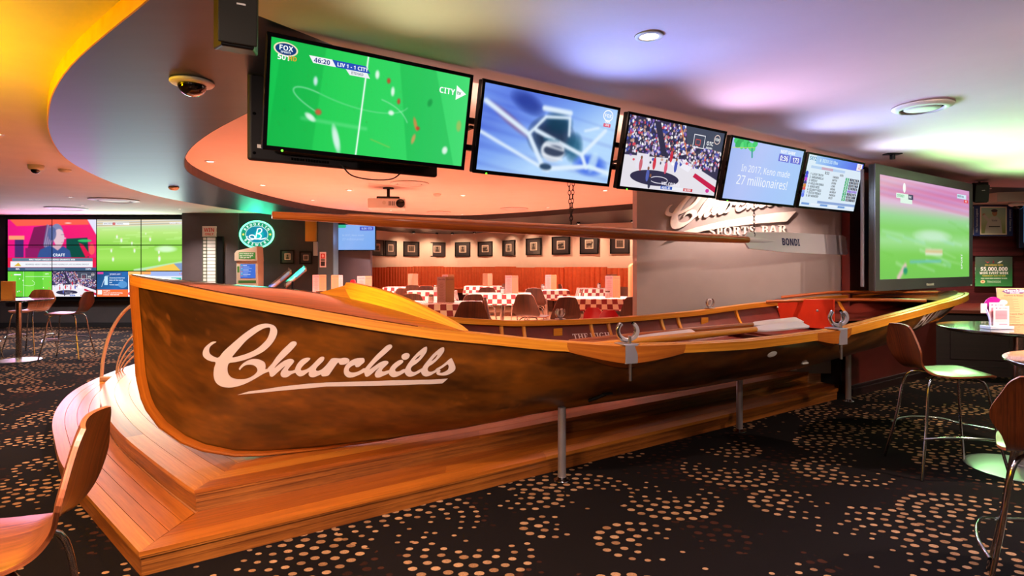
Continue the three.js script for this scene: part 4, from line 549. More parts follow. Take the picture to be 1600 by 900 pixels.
// a large set hung back to back behind the first one: only its rear shows
{ const t = thing('television', 'large black television seen from behind, back to back with the football screen', 'television', [0, 0, 0]); t.position.copy(P3(-1.08, 2.516, 3.857)); t.rotation.order = 'YXZ'; t.rotation.y = R(34); t.scale.set(0.85, 0.725, 1);
  part('rear_shell', rbox(1.5, 0.78, 0.05, 0, 0, 0, 0.03, 3), M.charcoal, t); part('rear_bulge', rbox(1.24, 0.6, 0.07, 0.04, -0.02, 0.05, 0.03, 3), M.black, t); const vent = []; for (let k = 0; k < 14; k++) vent.push(box(0.012, 0.02, 0.006, -0.45 + k * 0.02, -0.35, 0.028)); part('vent_slots', merge(vent), M.blackGloss, t);
  for (const [x, y] of [[-0.71, 0.33], [-0.71, -0.33], [-0.71, 0.0]]) part('screw', cyl(0.012, 0.012, 0.008, 0, 0, 0, 10).rotateX(Math.PI / 2).translate(x, y, 0.027), M.blackGloss, t); part('rating_label', rbox(0.06, 0.03, 0.002, -0.66, -0.27, 0.027, 0.001), M.white, t); part('rating_label', rbox(0.018, 0.12, 0.002, -0.6, 0.1, 0.027, 0.001), M.offwhite, t);
  part('cable', tube([[-0.1, -0.36, 0.06], [-0.02, -0.46, 0.08], [0.3, -0.46, 0.08], [0.42, -0.36, 0.05]], 0.006, 30, 6), M.black, t); part('hanger', rbox(0.05, 0.3, 0.05, 0.3, 0.4, 0, 0.006), M.black, t); }
// giant plasma on the right, standing off the red wall
{ const t = tv('plasma_screen', 'giant grey framed plasma screen showing a blurred green football field', 2.75, 2.75 / 2.05, canvasTex(1400, 690, drawBig), 0.92, [0x98e890, GAIN.screen * 1.0], { deep: 0.055, bezel: 0.1, frame: std({ color: 0x4a4750, roughness: 0.4 }), body: std({ color: 0x33302f, roughness: 0.5 }), category: 'television', lamps: [-0.75, 0.75], cone: 86 });
  t.position.copy(P3(4.95, 1.988, 6.83)); t.rotation.y = R(34.5);
  part('nameplate', new TextGeometry('Panasonic', { font: fontBold, size: 0.032, depth: 0.002 }).translate(-0.09, -0.64, 0.002), M.offwhite, t); part('wall_bracket', rbox(1.6, 0.8, 0.36, 0.25, -0.1, -0.25, 0.01), M.black, t); part('conduit', rbox(0.03, 1.26, 0.03, -1.37, 0, -0.13, 0.008), std({ color: 0x7c7480, roughness: 0.5 }), t); part('sticker', rbox(0.04, 0.02, 0.002, 1.33, -0.66, 0.002, 0.001), M.white, t); }
// dining room television
{ const t = tv('television', 'wall television showing pale blue keno screen in the dining room', 1.1, 0.66, canvasTex(700, 420, (g, W, H) => { g.fillStyle = lin(g, 0, 0, W, H, ['#86b4f4', '#90b8f8', '#7ab0f6']); g.fillRect(0, 0, W, H); for (let k = 0; k < 4; k++) blob(g, (0.16 + k * 0.04) * W, 0.06 * H, 26, 30, '#35c090', 0.9); g.fillStyle = '#4a5ad0'; g.fillRect(0.64 * W, 0.08 * H, 0.32 * W, 0.15 * H); T(g, '0:36 173', 0.8 * W, 0.155 * H, 44, '#cfe0ff', 'bold', 'sans-serif', 'center'); T(g, 'In 2017, Keno made', 0.48 * W, 0.42 * H, 40, '#b8d4ff', 'normal', 'sans-serif', 'center'); T(g, '27 millionaires!', 0.48 * W, 0.58 * H, 52, '#b2d0ff', 'normal', 'sans-serif', 'center'); }), 0.95, [0x90b8ff, 2]); t.position.copy(P3(-3.9, 2.265, 14.2)); t.rotation.y = R(-4); part('wall_mount', rbox(0.4, 0.3, 0.08, 0, 0, -0.09, 0.01), M.black, t); }

// ---------------------------------------------------------------- video wall: twelve panels, four by three
const athleteTex = canvasTex(1120, 680, (g, W, H) => {
  g.fillStyle = lin(g, 0, 0, W, 0, ['#e0187a', '#f01888', '#e81a70', '#e8206a']); g.fillRect(0, 0, W, H); poly(g, [[0.02 * W, 0.0], [0.9 * W, 0], [0.92 * W, 0.1 * H], [0.1 * W, 0.13 * H]], '#ff5a48'); poly(g, [[0.3 * W, 0.15 * H], [0.5 * W, 0.1 * H], [0.5 * W, 0.7 * H], [0.2 * W, 0.7 * H]], '#7a1a52'); g.fillStyle = '#4a2a6a'; g.fillRect(0.08 * W, 0.4 * H, 0.1 * W, 0.34 * H); g.fillStyle = '#8a1c60'; g.fillRect(0.2 * W, 0.55 * H, 0.16 * W, 0.2 * H); g.fillStyle = '#ff9a70'; g.fillRect(0.01 * W, 0.32 * H, 0.18 * W, 0.08 * H); poly(g, [[0.66 * W, 0.38 * H], [0.9 * W, 0.36 * H], [0.92 * W, 0.74 * H], [0.66 * W, 0.74 * H]], '#0c4a40'); poly(g, [[0.8 * W, 0.46 * H], [0.86 * W, 0.5 * H], [0.94 * W, 0.7 * H], [0.88 * W, 0.74 * H]], '#d81a4a'); blob(g, 0.95 * W, 0.58 * H, 40, 70, '#f05a5a'); blob(g, 0.87 * W, 0.42 * H, 90, 20, '#3ad06a', 0.8); poly(g, [[0.9 * W, 0], [W, 0], [W, 0.3 * H]], '#d8d8f0'); soft(g, 0.68 * W, 0.07 * H, 40, 8, '#ffffff', 1);
  // a person in profile: braided hair tied back, navy jacket
  for (let k = 0; k < 9; k++) streak(g, (0.45 + k * 0.012) * W, (0.1 + k * 0.01) * H, (0.41 + k * 0.008) * W, (0.5 + k * 0.02) * H, 9, k % 2 ? '#a8a6c8' : '#5e6490', 2); blob(g, 0.55 * W, 0.26 * H, 82, 120, '#7a7ea8'); blob(g, 0.575 * W, 0.36 * H, 70, 118, '#d8b8c4'); blob(g, 0.5 * W, 0.28 * H, 50, 90, '#4c5a8e', 0.8); streak(g, 0.6 * W, 0.3 * H, 0.645 * W, 0.3 * H, 5, '#6a5068', 1.4); blob(g, 0.645 * W, 0.37 * H, 14, 10, '#e0c0ca'); streak(g, 0.6 * W, 0.455 * H, 0.64 * W, 0.45 * H, 5, '#a86a7a', 1.4); poly(g, [[0.5 * W, 0.5 * H], [0.6 * W, 0.5 * H], [0.6 * W, 0.62 * H], [0.5 * W, 0.62 * H]], '#c8a4b2'); poly(g, [[0.33 * W, 0.76 * H], [0.37 * W, 0.58 * H], [0.48 * W, 0.5 * H], [0.56 * W, 0.6 * H], [0.62 * W, 0.51 * H], [0.7 * W, 0.6 * H], [0.72 * W, 0.76 * H]], '#34508c'); 
  blur(g, W, H, 5); T(g, 'CRAFT', 0.575 * W, 0.69 * H, 52, '#eef2fb', 'bold', 'sans-serif', 'center'); g.fillStyle = '#e0204a'; g.fillRect(0, 0.74 * H, W, 0.2 * H); g.fillStyle = '#5a7a90'; g.fillRect(0.05 * W, 0.75 * H, 0.91 * W, 0.06 * H); g.fillStyle = '#e6e8ee'; g.fillRect(0.03 * W, 0.815 * H, 0.93 * W, 0.115 * H); T(g, 'WHAT NIGHT ANGLES VIKINGS DRAMATIC WIN', 0.5 * W, 0.78 * H, 26, '#fff', 'bold', 'sans-serif', 'center'); T(g, 'WORRIED ABOUT VIKINGS DEFENSE GIVING UP LATE SCORING DRIVES?', 0.56 * W, 0.875 * H, 25, '#4a4e62', 'normal', 'sans-serif', 'center'); poly(g, [[0.07 * W, 0.91 * H], [0.12 * W, 0.84 * H], [0.155 * W, 0.91 * H]], '#d8b040'); g.fillStyle = '#3c5a7a'; g.fillRect(0, 0.935 * H, W, 0.065 * H); T(g, 'NFL', 0.09 * W, 0.967 * H, 28, '#fff'); T(g, 'ESPN', 0.88 * W, 0.967 * H, 30, '#dfe8f4'); streak(g, 0.2 * W, 0.965 * H, 0.64 * W, 0.965 * H, 6, '#c8d4e2', 1);
});
const fieldTex = canvasTex(1120, 680, (g, W, H) => {
  g.fillStyle = lin(g, 0, 0, 0, H, ['#c8d8d0', '#b4e07a', '#8ed050', '#a0dc60', '#7ac63a']); g.fillRect(0, 0, W, H); for (let k = 0; k < 12; k++) streak(g, 0, (0.14 - k * 0.012) * H, W, (0.09 - k * 0.012) * H, 12, ['#e0e4ec', '#f0b860', '#8090a8', '#e8d8c0'][k % 4], 0.9); for (let k = 0; k < 16; k++) { const x = rnd() * W, y = (0.2 + rnd() * 0.5) * H; streak(g, x, y, x + 180, y - 6, 16, '#d8ffb0', 0.3); } soft(g, 0.78 * W, 0.57 * H, 120, 40, '#e8fff0', 0.9);
  for (const [x, y, s] of [[0.23, 0.34, 1], [0.28, 0.41, 1.2], [0.4, 0.47, 0.9], [0.43, 0.6, 1.1], [0.6, 0.39, 1.1], [0.7, 0.63, 1], [0.705, 0.76, 1.5], [0.165, 0.6, 1], [0.185, 0.77, 1.2], [0.55, 0.28, 0.6]]) { soft(g, x * W, y * H, 10 * s, 24 * s, '#f4f6ff', 1.4); blob(g, x * W, (y - 0.03 * s) * H, 7 * s, 7 * s, '#e8c890'); }
  poly(g, [[0.42 * W, 0.97 * H], [W, 0.8 * H], [W, 0.86 * H], [0.5 * W, H], [0.42 * W, H]], '#b8e0b0'); poly(g, [[0.55 * W, 0.98 * H], [0.87 * W, 0.86 * H], [0.95 * W, H], [0.55 * W, H]], '#f4c050'); poly(g, [[0.87 * W, 0.86 * H], [W, 0.84 * H], [W, H], [0.95 * W, H]], '#8098c0'); blur(g, W, H, 5); g.fillStyle = '#f4f6f8'; g.fillRect(0.07 * W, 0.06 * H, 0.3 * W, 0.045 * H); g.fillStyle = '#e06060'; g.fillRect(0.18 * W, 0.06 * H, 0.03 * W, 0.045 * H); T(g, 'MANCHESTER 2-0 ARSENAL', 0.075 * W, 0.083 * H, 20, '#667'); T(g, 'SPORT FOX', 0.82 * W, 0.07 * H, 30, '#eef'); 
});
const smallTex = [
  canvasTex(560, 330, (g, W, H) => { g.fillStyle = '#74d444'; g.fillRect(0, 0, W, H); g.fillStyle = '#62c838'; g.fillRect(0.2 * W, 0, 0.2 * W, H); g.fillRect(0.6 * W, 0, 0.2 * W, H); g.strokeStyle = '#e8ffe0'; g.lineWidth = 4; g.beginPath(); g.moveTo(0.36 * W, 0); g.lineTo(0.36 * W, H); g.moveTo(0.4 * W, 0.2 * H); g.lineTo(0.98 * W, 0.2 * H); g.stroke(); g.beginPath(); g.ellipse(0.42 * W, 0.42 * H, 110, 46, 0.2, -0.9, 1.9); g.stroke(); for (let k = 0; k < 10; k++) blob(g, rnd() * W, (0.15 + rnd() * 0.7) * H, 5, 9, k % 3 ? '#fff' : '#e07050'); g.fillStyle = '#eef'; g.fillRect(0.14 * W, 0.1 * H, 0.16 * W, 0.05 * H); T(g, 'CITY', 0.85 * W, 0.1 * H, 22, '#fff'); }),
  canvasTex(560, 330, (g, W, H) => { g.save(); g.scale(W / 1024, H / 620); drawBasket(g, 1024, 620); g.restore(); }),
  canvasTex(560, 330, (g, W, H) => { g.fillStyle = lin(g, 0, 0, W, H, ['#1c4a78', '#2a6ab0', '#123a5c']); g.fillRect(0, 0, W, H); g.fillStyle = '#e0409a'; g.fillRect(8, 8, 74, 26); g.strokeStyle = '#d8ecff'; g.lineWidth = 5; g.beginPath(); g.moveTo(60, 200); g.lineTo(110, 60); g.lineTo(300, 50); g.stroke(); g.fillStyle = '#3a5a9a'; g.fillRect(150, 14, 170, 44); T(g, 'SPORTS APP', 165, 36, 24, '#dfe8ff'); g.fillStyle = '#bfe0f4'; g.fillRect(96, 66, 44, 110); ['Download the free', 'Bets of the week', 'bet', 'Terms apply'].forEach((s, i) => T(g, s, 160, 84 + i * 30, 22, '#eaf4ff')); blob(g, 330, 170, 60, 46, '#6aa8e0', 0.7); g.fillStyle = '#f0703a'; g.fillRect(0, 236, 400, 94); T(g, 'Imagine', 82, 252, 22, '#fff'); T(g, 'what you could be buying', 82, 278, 20, '#fff'); T(g, 'instead. 1800 858 858', 82, 302, 20, '#fff'); g.fillStyle = '#e8f4ff'; g.fillRect(10, 244, 56, 56); g.fillStyle = '#f4f6fb'; g.fillRect(400, 0, 160, H); g.fillStyle = '#f8c070'; g.fillRect(400, 0, 160, 50); for (let k = 0; k < 8; k++) { g.fillStyle = '#9aa4b4'; g.fillRect(412, 70 + k * 24, 50, 5); } blob(g, 490, 294, 60, 30, '#3aa0d0'); blob(g, 420, 290, 20, 22, '#e0486a'); }),
  canvasTex(560, 330, (g, W, H) => { g.fillStyle = '#e0e6f2'; g.fillRect(0, 0, W, H); g.fillStyle = '#a0b4e8'; g.fillRect(0, 0, W, 60); g.fillStyle = '#f0a860'; g.fillRect(0, 0, 120, 40); T(g, '1:26', 480, 30, 30, '#e05a6a'); for (let k = 0; k < 8; k++) { g.fillStyle = ['#3ab8a0', '#9aa8c0'][k % 2]; g.fillRect(20 + (k % 3) * 180, 80 + ((k / 3) | 0) * 70, 130, 40); } }),
];
{ const vw = thing('video_wall', 'video wall of twelve joined panels playing sport beside the bar table', 'screen', [-10.46, 0, 14.5]);
  part('rack', rbox(4.7, 2.14, 0.08, 0, 1.745, -0.1, 0.01), M.black, vw);
  const pw = 1.115, ph = 0.648, uvs = (g, u0, v0, u1, v1) => { const a = g.attributes.uv; for (let i = 0; i < a.count; i++) a.setXY(i, u0 + a.getX(i) * (u1 - u0), v0 + a.getY(i) * (v1 - v0)); return g; };
  const mats = { a: glow(athleteTex, 1.15), f: glow(fieldTex, 1.15), s: smallTex.map((t) => glow(t, 1.15)) };
  for (let r = 0; r < 3; r++) for (let c = 0; c < 4; c++) {
    const x = (c - 1.5) * (pw + 0.006), y = 2.41 - r * (ph + 0.006), p = new THREE.Group(); p.name = 'display_panel'; p.position.set(x, y, 0); vw.add(p);
    part('casing', rbox(pw, ph, 0.06, 0, 0, -0.033, 0.004), M.blackGloss, p);
    const g = new THREE.PlaneGeometry(pw - 0.014, ph - 0.014);
    r < 2 ? part('screen', uvs(g, (c % 2) / 2, r ? 0 : 0.5, (c % 2) / 2 + 0.5, r ? 0.5 : 1), c < 2 ? mats.a : mats.f, p) : part('screen', g, mats.s[c], p);
  }
  for (const [x, w, y, h, col] of [[-1.12, 2.2, 2.08, 1.3, 0xf098cc], [1.12, 2.2, 2.08, 1.3, 0xcfe6d2], [0, 4.4, 1.1, 0.64, 0xb0c2f4]]) { const l = new THREE.RectAreaLight(col, GAIN.wall, w, h); l.position.set(x, y, 0.01); l.rotation.y = Math.PI; vw.add(l); } }
// ---------------------------------------------------------------- lamps and fittings on the ceilings
function downlight(x, Z, y, label, group, color, power, angle = 62, r = 0.045) {
  const t = thing('downlight', label, 'downlight', [x, y, Z], 0, group);
  part('trim_ring', lathe([[r, 0.0], [r + 0.022, 0.0], [r + 0.02, -0.006], [r, -0.009], [r - 0.004, 0.0]], 28), M.white, t); part('lens', new THREE.CircleGeometry(r, 24).rotateX(Math.PI / 2).translate(0, -0.003, 0), M.lampface, t);
  const l = new THREE.SpotLight(color, power, 0, R(angle), 0.7, 2); l.position.set(0, -0.02, 0); l.target.position.set(0, -2, 0); l.castShadow = true; l.shadow.radius = 2; t.add(l, l.target);
}
const yOf = { pink: PINK, near: CEIL, left: LEFTC, soff: CEIL };
const spotAt = (px, py, h) => { const Z = (h - 1.6) * 900 / (413 - py); return [(px - 800) / 900 * Z, Z]; };
// pink recess
[[-3.72, 7.10, 'first'], [-3.99, 9.22, 'second'], [-3.94, 11.4, 'third'], [-2.78, 9.85, 'fourth'], [-2.86, 13.6, 'fifth'], [-0.9, 10.6, 'sixth'], [-1.27, 14.65, 'seventh'], [0.8, 12.85, 'eighth'], [1.6, 9.9, 'ninth']].forEach(([x, Z, n]) => downlight(x, Z, PINK, n + ' recessed downlight of the pink dining ceiling, counted from the left curve', 'downlights in the pink ceiling', PINK_LIGHT, GAIN.pink * (n === 'first' ? 0.5 : 1)));
// near ceiling: one in view, the others unseen, placed to light boat, carpet and counter
downlight(0.69, 2.9, CEIL, 'bright recessed downlight in the pale ceiling over the carpet', 'downlights in the pale near ceiling', NEAR_LIGHT, GAIN.near * 0.22, 66, 0.05);
[[2.9, 2.2, 0.15], [-1.0, 1.1, 0.8], [1.4, 0.3, 0.3], [4.6, 3.6, 0.6], [4.8, 0.6, 0.3], [7.2, 8.75, 0.35], [-1.6, -1.2, 0.5], [2.4, -1.6, 0.3]].forEach(([x, Z, k], i) => downlight(x, Z, CEIL, ['second', 'third', 'fourth', 'fifth', 'sixth', 'seventh', 'eighth', 'ninth'][i] + ' unseen downlight of the pale near ceiling, placed to light boat, carpet and counter', 'downlights in the pale near ceiling', NEAR_LIGHT, GAIN.near * k, 66, 0.05));
// left ceiling: sixth and seventh unseen, eighth added to light the kiosk
[[-4.94, 5.51], [-8.2, 10.7], [-9.1, 12.2], [-11.3, 12.8], [-7.5, 13.0], [-8.6, 7.4], [-11.5, 8.6], [-6.35, 12.3]].forEach(([x, Z], i) => downlight(x, Z, LEFTC, ['first', 'second', 'third', 'fourth', 'fifth', 'sixth', 'seventh', 'eighth'][i] + ' recessed downlight of the yellow to white left ceiling', 'downlights in the left ceiling', WARM_LIGHT, GAIN.left * (i === 7 ? 0.3 : 1)));
// soffit spots that wash the cream wall
for (let i = 0; i < 9; i++) { const k = 16 + i * 5, p = farWall[k], q = farWall[k + 1], l = Math.hypot(q[0] - p[0], q[1] - p[1]), x = p[0] + (q[1] - p[1]) / l * 0.75, Z = p[1] - (q[0] - p[0]) / l * 0.75;
  const t = thing('soffit_spot', ['first', 'second', 'third', 'fourth', 'fifth', 'sixth', 'seventh', 'eighth', 'ninth'][i] + ' black spot from the left in the soffit before the cream wall', 'spotlight', [x, CEIL, Z], 0, 'spots washing the cream wall'); part('can', lathe([[0.045, 0], [0.05, -0.05], [0.042, -0.055], [0.04, -0.02], [0, -0.02]], 18), M.black, t); part('lens', new THREE.CircleGeometry(0.036, 16).rotateX(Math.PI / 2).translate(0, -0.052, 0), M.lampface, t);
  const s = new THREE.SpotLight(0xffc9a4, GAIN.wash, 0, R(58), 0.8, 2); s.position.set(0, -0.075, 0); s.target.position.set(p[0] - x, -1.4, -(p[1] - Z)); s.castShadow = true; t.add(s, s.target); }
// unseen spot in the pink recess, placed for the pool of light on the sign
{ const t = thing('unseen_spot', 'unseen black spot in the pink recess, placed to light the wall sign', 'spotlight', [2.7, PINK, 6.5]); part('base', cyl(0.07, 0.07, 0.02, 0, -0.01, 0), M.black, t); part('head', cyl(0.035, 0.05, 0.1, 0, -0.075, 0).rotateX(0.2), M.black, t); part('lens', new THREE.CircleGeometry(0.04, 16).rotateX(Math.PI / 2).translate(0.0, -0.128, -0.02), M.lampface, t); const s = new THREE.SpotLight(0xffdcc6, 13, 0, R(52), 0.3, 2); s.position.set(0, -0.15, -0.02); s.target.position.set(0.1, -1.35, -0.75); s.castShadow = true; t.add(s, s.target); }
// unseen spots on the near ceiling, placed to light the boat and oar
[[-1.9, -0.2, -1.7, 0.95, 3.5, 0.8], [-0.4, -0.6, -0.4, 1.2, 4.1, 0.25], [4.4, 1.6, 5.0, 1.0, 6.4, 0.6], [2.7, 1.0, 3.3, 1.86, 6.4, 0.3]].forEach(([x, Z, tx, ty, tz, k], i) => { const t = thing('unseen_spot', ['first', 'second', 'third', 'fourth'][i] + ' unseen adjustable spot overhead, placed to light the boat and oar', 'spotlight', [x, CEIL, Z], 0, 'unseen spots placed to light the boat and oar'); part('base', cyl(0.06, 0.06, 0.02, 0, -0.01, 0), M.black, t); const d = new THREE.Vector3(tx - x, ty - CEIL, -(tz - Z)).normalize(), q = new THREE.Quaternion().setFromUnitVectors(new THREE.Vector3(0, -1, 0), d); part('head', cyl(0.05, 0.04, 0.12, 0, 0, 0).applyQuaternion(q).translate(0, -0.08, 0), M.black, t); part('lens', new THREE.CircleGeometry(0.04, 20).rotateX(Math.PI / 2).translate(0, -0.062, 0).applyQuaternion(q).translate(0, -0.08, 0), M.lampface, t); const s = new THREE.SpotLight(0xffe0c8, GAIN.spot * k, 0, R(30), 0.8, 2); s.position.copy(d).multiplyScalar(0.08).add(new THREE.Vector3(0, -0.08, 0)); s.target.position.set(tx - x, ty - CEIL, -(tz - Z)); s.castShadow = true; s.shadow.radius = 2; t.add(s, s.target); });
// round air diffusers
function diffuser(x, Z, y, r, label) { const t = thing('air_diffuser', label, 'vent', [x, y - 0.004, Z], 0, 'round ceiling diffusers'); part('outer_ring', lathe([[r * 0.72, 0], [r, 0], [r * 0.98, -0.012], [r * 0.76, -0.03], [r * 0.7, -0.012]], 40), M.white, t); part('inner_cone', lathe([[r * 0.4, 0], [r * 0.6, -0.012], [r * 0.58, -0.022], [r * 0.36, -0.03], [0, -0.03]], 36), M.white, t); part('throat', lathe([[0, -0.003], [r * 0.74, -0.003]], 36), M.charcoal, t); }
diffuser(2.97, 4.17, CEIL, 0.19, 'large round ceiling vent in the pale ceiling over the right side');
diffuser(-9.9, 12.8, LEFTC, 0.4, 'round ceiling vent in the left ceiling further from the boat'); diffuser(-7.7, 11.15, LEFTC, 0.42, 'round ceiling vent in the left ceiling next to the dark soffit');
diffuser(-1.6, 9.0, PINK, 0.3, 'round vent in the pink ceiling behind the projector'); diffuser(-1.78, 14.0, PINK, 0.3, 'round vent far back in the pink ceiling above the oar'); diffuser(0.05, 13.1, PINK, 0.32, 'round vent in the pink ceiling right of the chain');
// smoke detectors
function detector(x, Z, y, mat, label) { solo('smoke_detector', lathe([[0, 0], [0.07, 0], [0.072, -0.012], [0.055, -0.035], [0.03, -0.045], [0, -0.045]], 24).translate(x, y, -Z), mat, label, 'detector', 'ceiling detectors'); }
detector(-5.05, 8.6, CEIL, M.offwhite, 'smoke detector on the dark soffit'); detector(-5.9, 7.6, LEFTC, M.offwhite, 'smoke detector on the left ceiling close to the yellow edge'); detector(-1.35, 10.4, PINK, M.offwhite, 'small detector on the pink ceiling beside the projector');
// dome camera on the dark soffit
{ const t = thing('dome_camera', 'black glass dome camera in white ring on the dark soffit', 'camera', [-2.01, CEIL, 3.62]); part('ring', lathe([[0, 0], [0.125, 0], [0.127, -0.012], [0.118, -0.022], [0.085, -0.026], [0, -0.026]], 40), M.white, t); part('dome', new THREE.SphereGeometry(0.082, 32, 16, 0, 6.2832, Math.PI / 2, Math.PI / 2).scale(1, 0.85, 1).translate(0, -0.026, 0), phys({ color: 0x0a0808, roughness: 0.04, clearcoat: 1 }), t); }
{ const t = thing('dome_camera', 'small white dome camera on the yellow left ceiling', 'camera', [-6.0, LEFTC, 7.26]); part('ring', lathe([[0, 0], [0.085, 0], [0.08, -0.05], [0.06, -0.07], [0, -0.07]], 28), M.offwhite, t); part('dome', new THREE.SphereGeometry(0.05, 24, 12, 0, 6.2832, Math.PI / 2, Math.PI / 2).translate(0.01, -0.06, 0.02), M.blackGloss, t); }
{ const t = thing('dome_camera', 'white dome camera under the beam at the right edge', 'camera', [8.2, 2.6, 9.35]); part('ring', lathe([[0, 0], [0.11, 0], [0.11, -0.04], [0.08, -0.06], [0, -0.06]], 28), M.white, t); part('dome', new THREE.SphereGeometry(0.065, 24, 12, 0, 6.2832, Math.PI / 2, Math.PI / 2).translate(0, -0.05, 0.02), M.blackGloss, t); }
// speakers
function speaker(x, y, Z, turn, tilt, s, label) { const t = thing('speaker', label, 'speaker', [x, y, Z], turn, 'black ceiling speakers'); const g = new THREE.Group(); g.name = 'cabinet_mount'; g.rotation.x = tilt; t.add(g); const sh = shapeOf([[-0.1, -0.09], [0.1, -0.09], [0.07, 0.08], [-0.07, 0.08]]); part('cabinet', new THREE.ExtrudeGeometry(sh, { depth: 0.3, bevelEnabled: true, bevelSize: 0.012, bevelThickness: 0.012, bevelSegments: 3 }).rotateX(Math.PI / 2).translate(0, 0.15, 0).scale(s, s, s), M.black, g); part('grille', rbox(0.19 * s, 0.29 * s, 0.012, 0, 0, 0.1 * s, 0.02, 3), std({ color: 0x141414, roughness: 0.7 }), g); part('badge', rbox(0.045 * s, 0.01 * s, 0.003, 0.01, 0.06 * s, 0.108 * s, 0.001), M.steel, g); part('bracket', tube([[0, 0.1 * s, -0.06 * s], [0, 0.22 * s, -0.1 * s], [0, CEIL - y, -0.1 * s]], 0.014, 10, 8), M.black, t); }
speaker(-1.05, 2.535, 2.2, R(28), R(10), 0.7, 'black box speaker hanging from the ceiling beside the football television');
speaker(6.47, 2.59, 7.95, R(-28), R(18), 0.8, 'black speaker beside the giant plasma, above the framed player picture');
{ const t = thing('ceiling_fixture', 'small black fixture on the ceiling above the giant plasma', 'spotlight', [3.95, CEIL, 5.98]); part('plate', rbox(0.16, 0.012, 0.09, 0, -0.006, 0, 0.005), M.black, t); part('knob', cyl(0.025, 0.025, 0.05, 0, -0.035, 0), M.black, t); }
// projector on the pink ceiling
{ const t = thing('projector', 'white projector on a black mount under the pink ceiling', 'projector', [-2.05, PINK, 9.55], R(10)); part('ceiling_plate', cyl(0.09, 0.09, 0.02, 0, -0.01, 0), M.black, t); part('arm', rbox(0.05, 0.16, 0.05, 0, -0.09, 0, 0.006), M.black, t); part('cradle', merge([rbox(0.36, 0.02, 0.2, 0, -0.165, 0, 0.006), rbox(0.03, 0.05, 0.2, -0.17, -0.185, 0, 0.006), rbox(0.03, 0.05, 0.2, 0.17, -0.185, 0, 0.006)]), M.black, t); const b = part('body', rbox(0.6, 0.16, 0.42, -0.02, -0.28, 0, 0.02, 3), M.white, t); part('lens', lathe([[0, 0], [0.06, 0], [0.07, 0.02], [0.07, 0.05], [0.055, 0.05], [0.05, 0.02], [0, 0.015]], 28).rotateX(Math.PI / 2).translate(0.2, -0.28, 0.2), M.blackGloss, t); const sl = []; for (let k = 0; k < 4; k++) sl.push(box(0.012, 0.07, 0.004, 0.02 + k * 0.026, -0.28, 0.211)); part('vent_slots', merge(sl), M.charcoal, t); part('knob', cyl(0.03, 0.03, 0.01, 0, 0, 0, 16).rotateX(Math.PI / 2).translate(-0.06, -0.27, 0.212), M.offwhite, t); }
// unseen yellow uplight outside the frame, placed to light the left ceiling yellow
{ const t = thing('unseen_yellow_uplight', 'unseen yellow uplight outside the left edge, placed to light the left ceiling', 'lamp', [-4.9, 2.05, 1.6], R(40)); part('trough', merge([rbox(3.4, 0.04, 0.5, 0, 0, 0, 0.01), rbox(3.4, 0.14, 0.03, 0, 0.06, 0.25, 0.01), rbox(3.4, 0.14, 0.03, 0, 0.06, -0.25, 0.01)]), M.charcoal, t); part('diffuser_panel', new THREE.PlaneGeometry(3.3, 0.44).rotateX(-Math.PI / 2).translate(0, 0.09, 0), std({ color: 0xffffff, emissive: 0xffc800, emissiveIntensity: 3 }), t); const l = new THREE.RectAreaLight(0xffc400, GAIN.yellow, 3.3, 0.44); l.position.set(0, 0.1, 0); l.rotation.x = Math.PI / 2; t.add(l); for (const x of [-1.6, 1.6]) part('hanger', cyl(0.012, 0.012, 0.78, x, 0.41, 0, 10), M.black, t); }
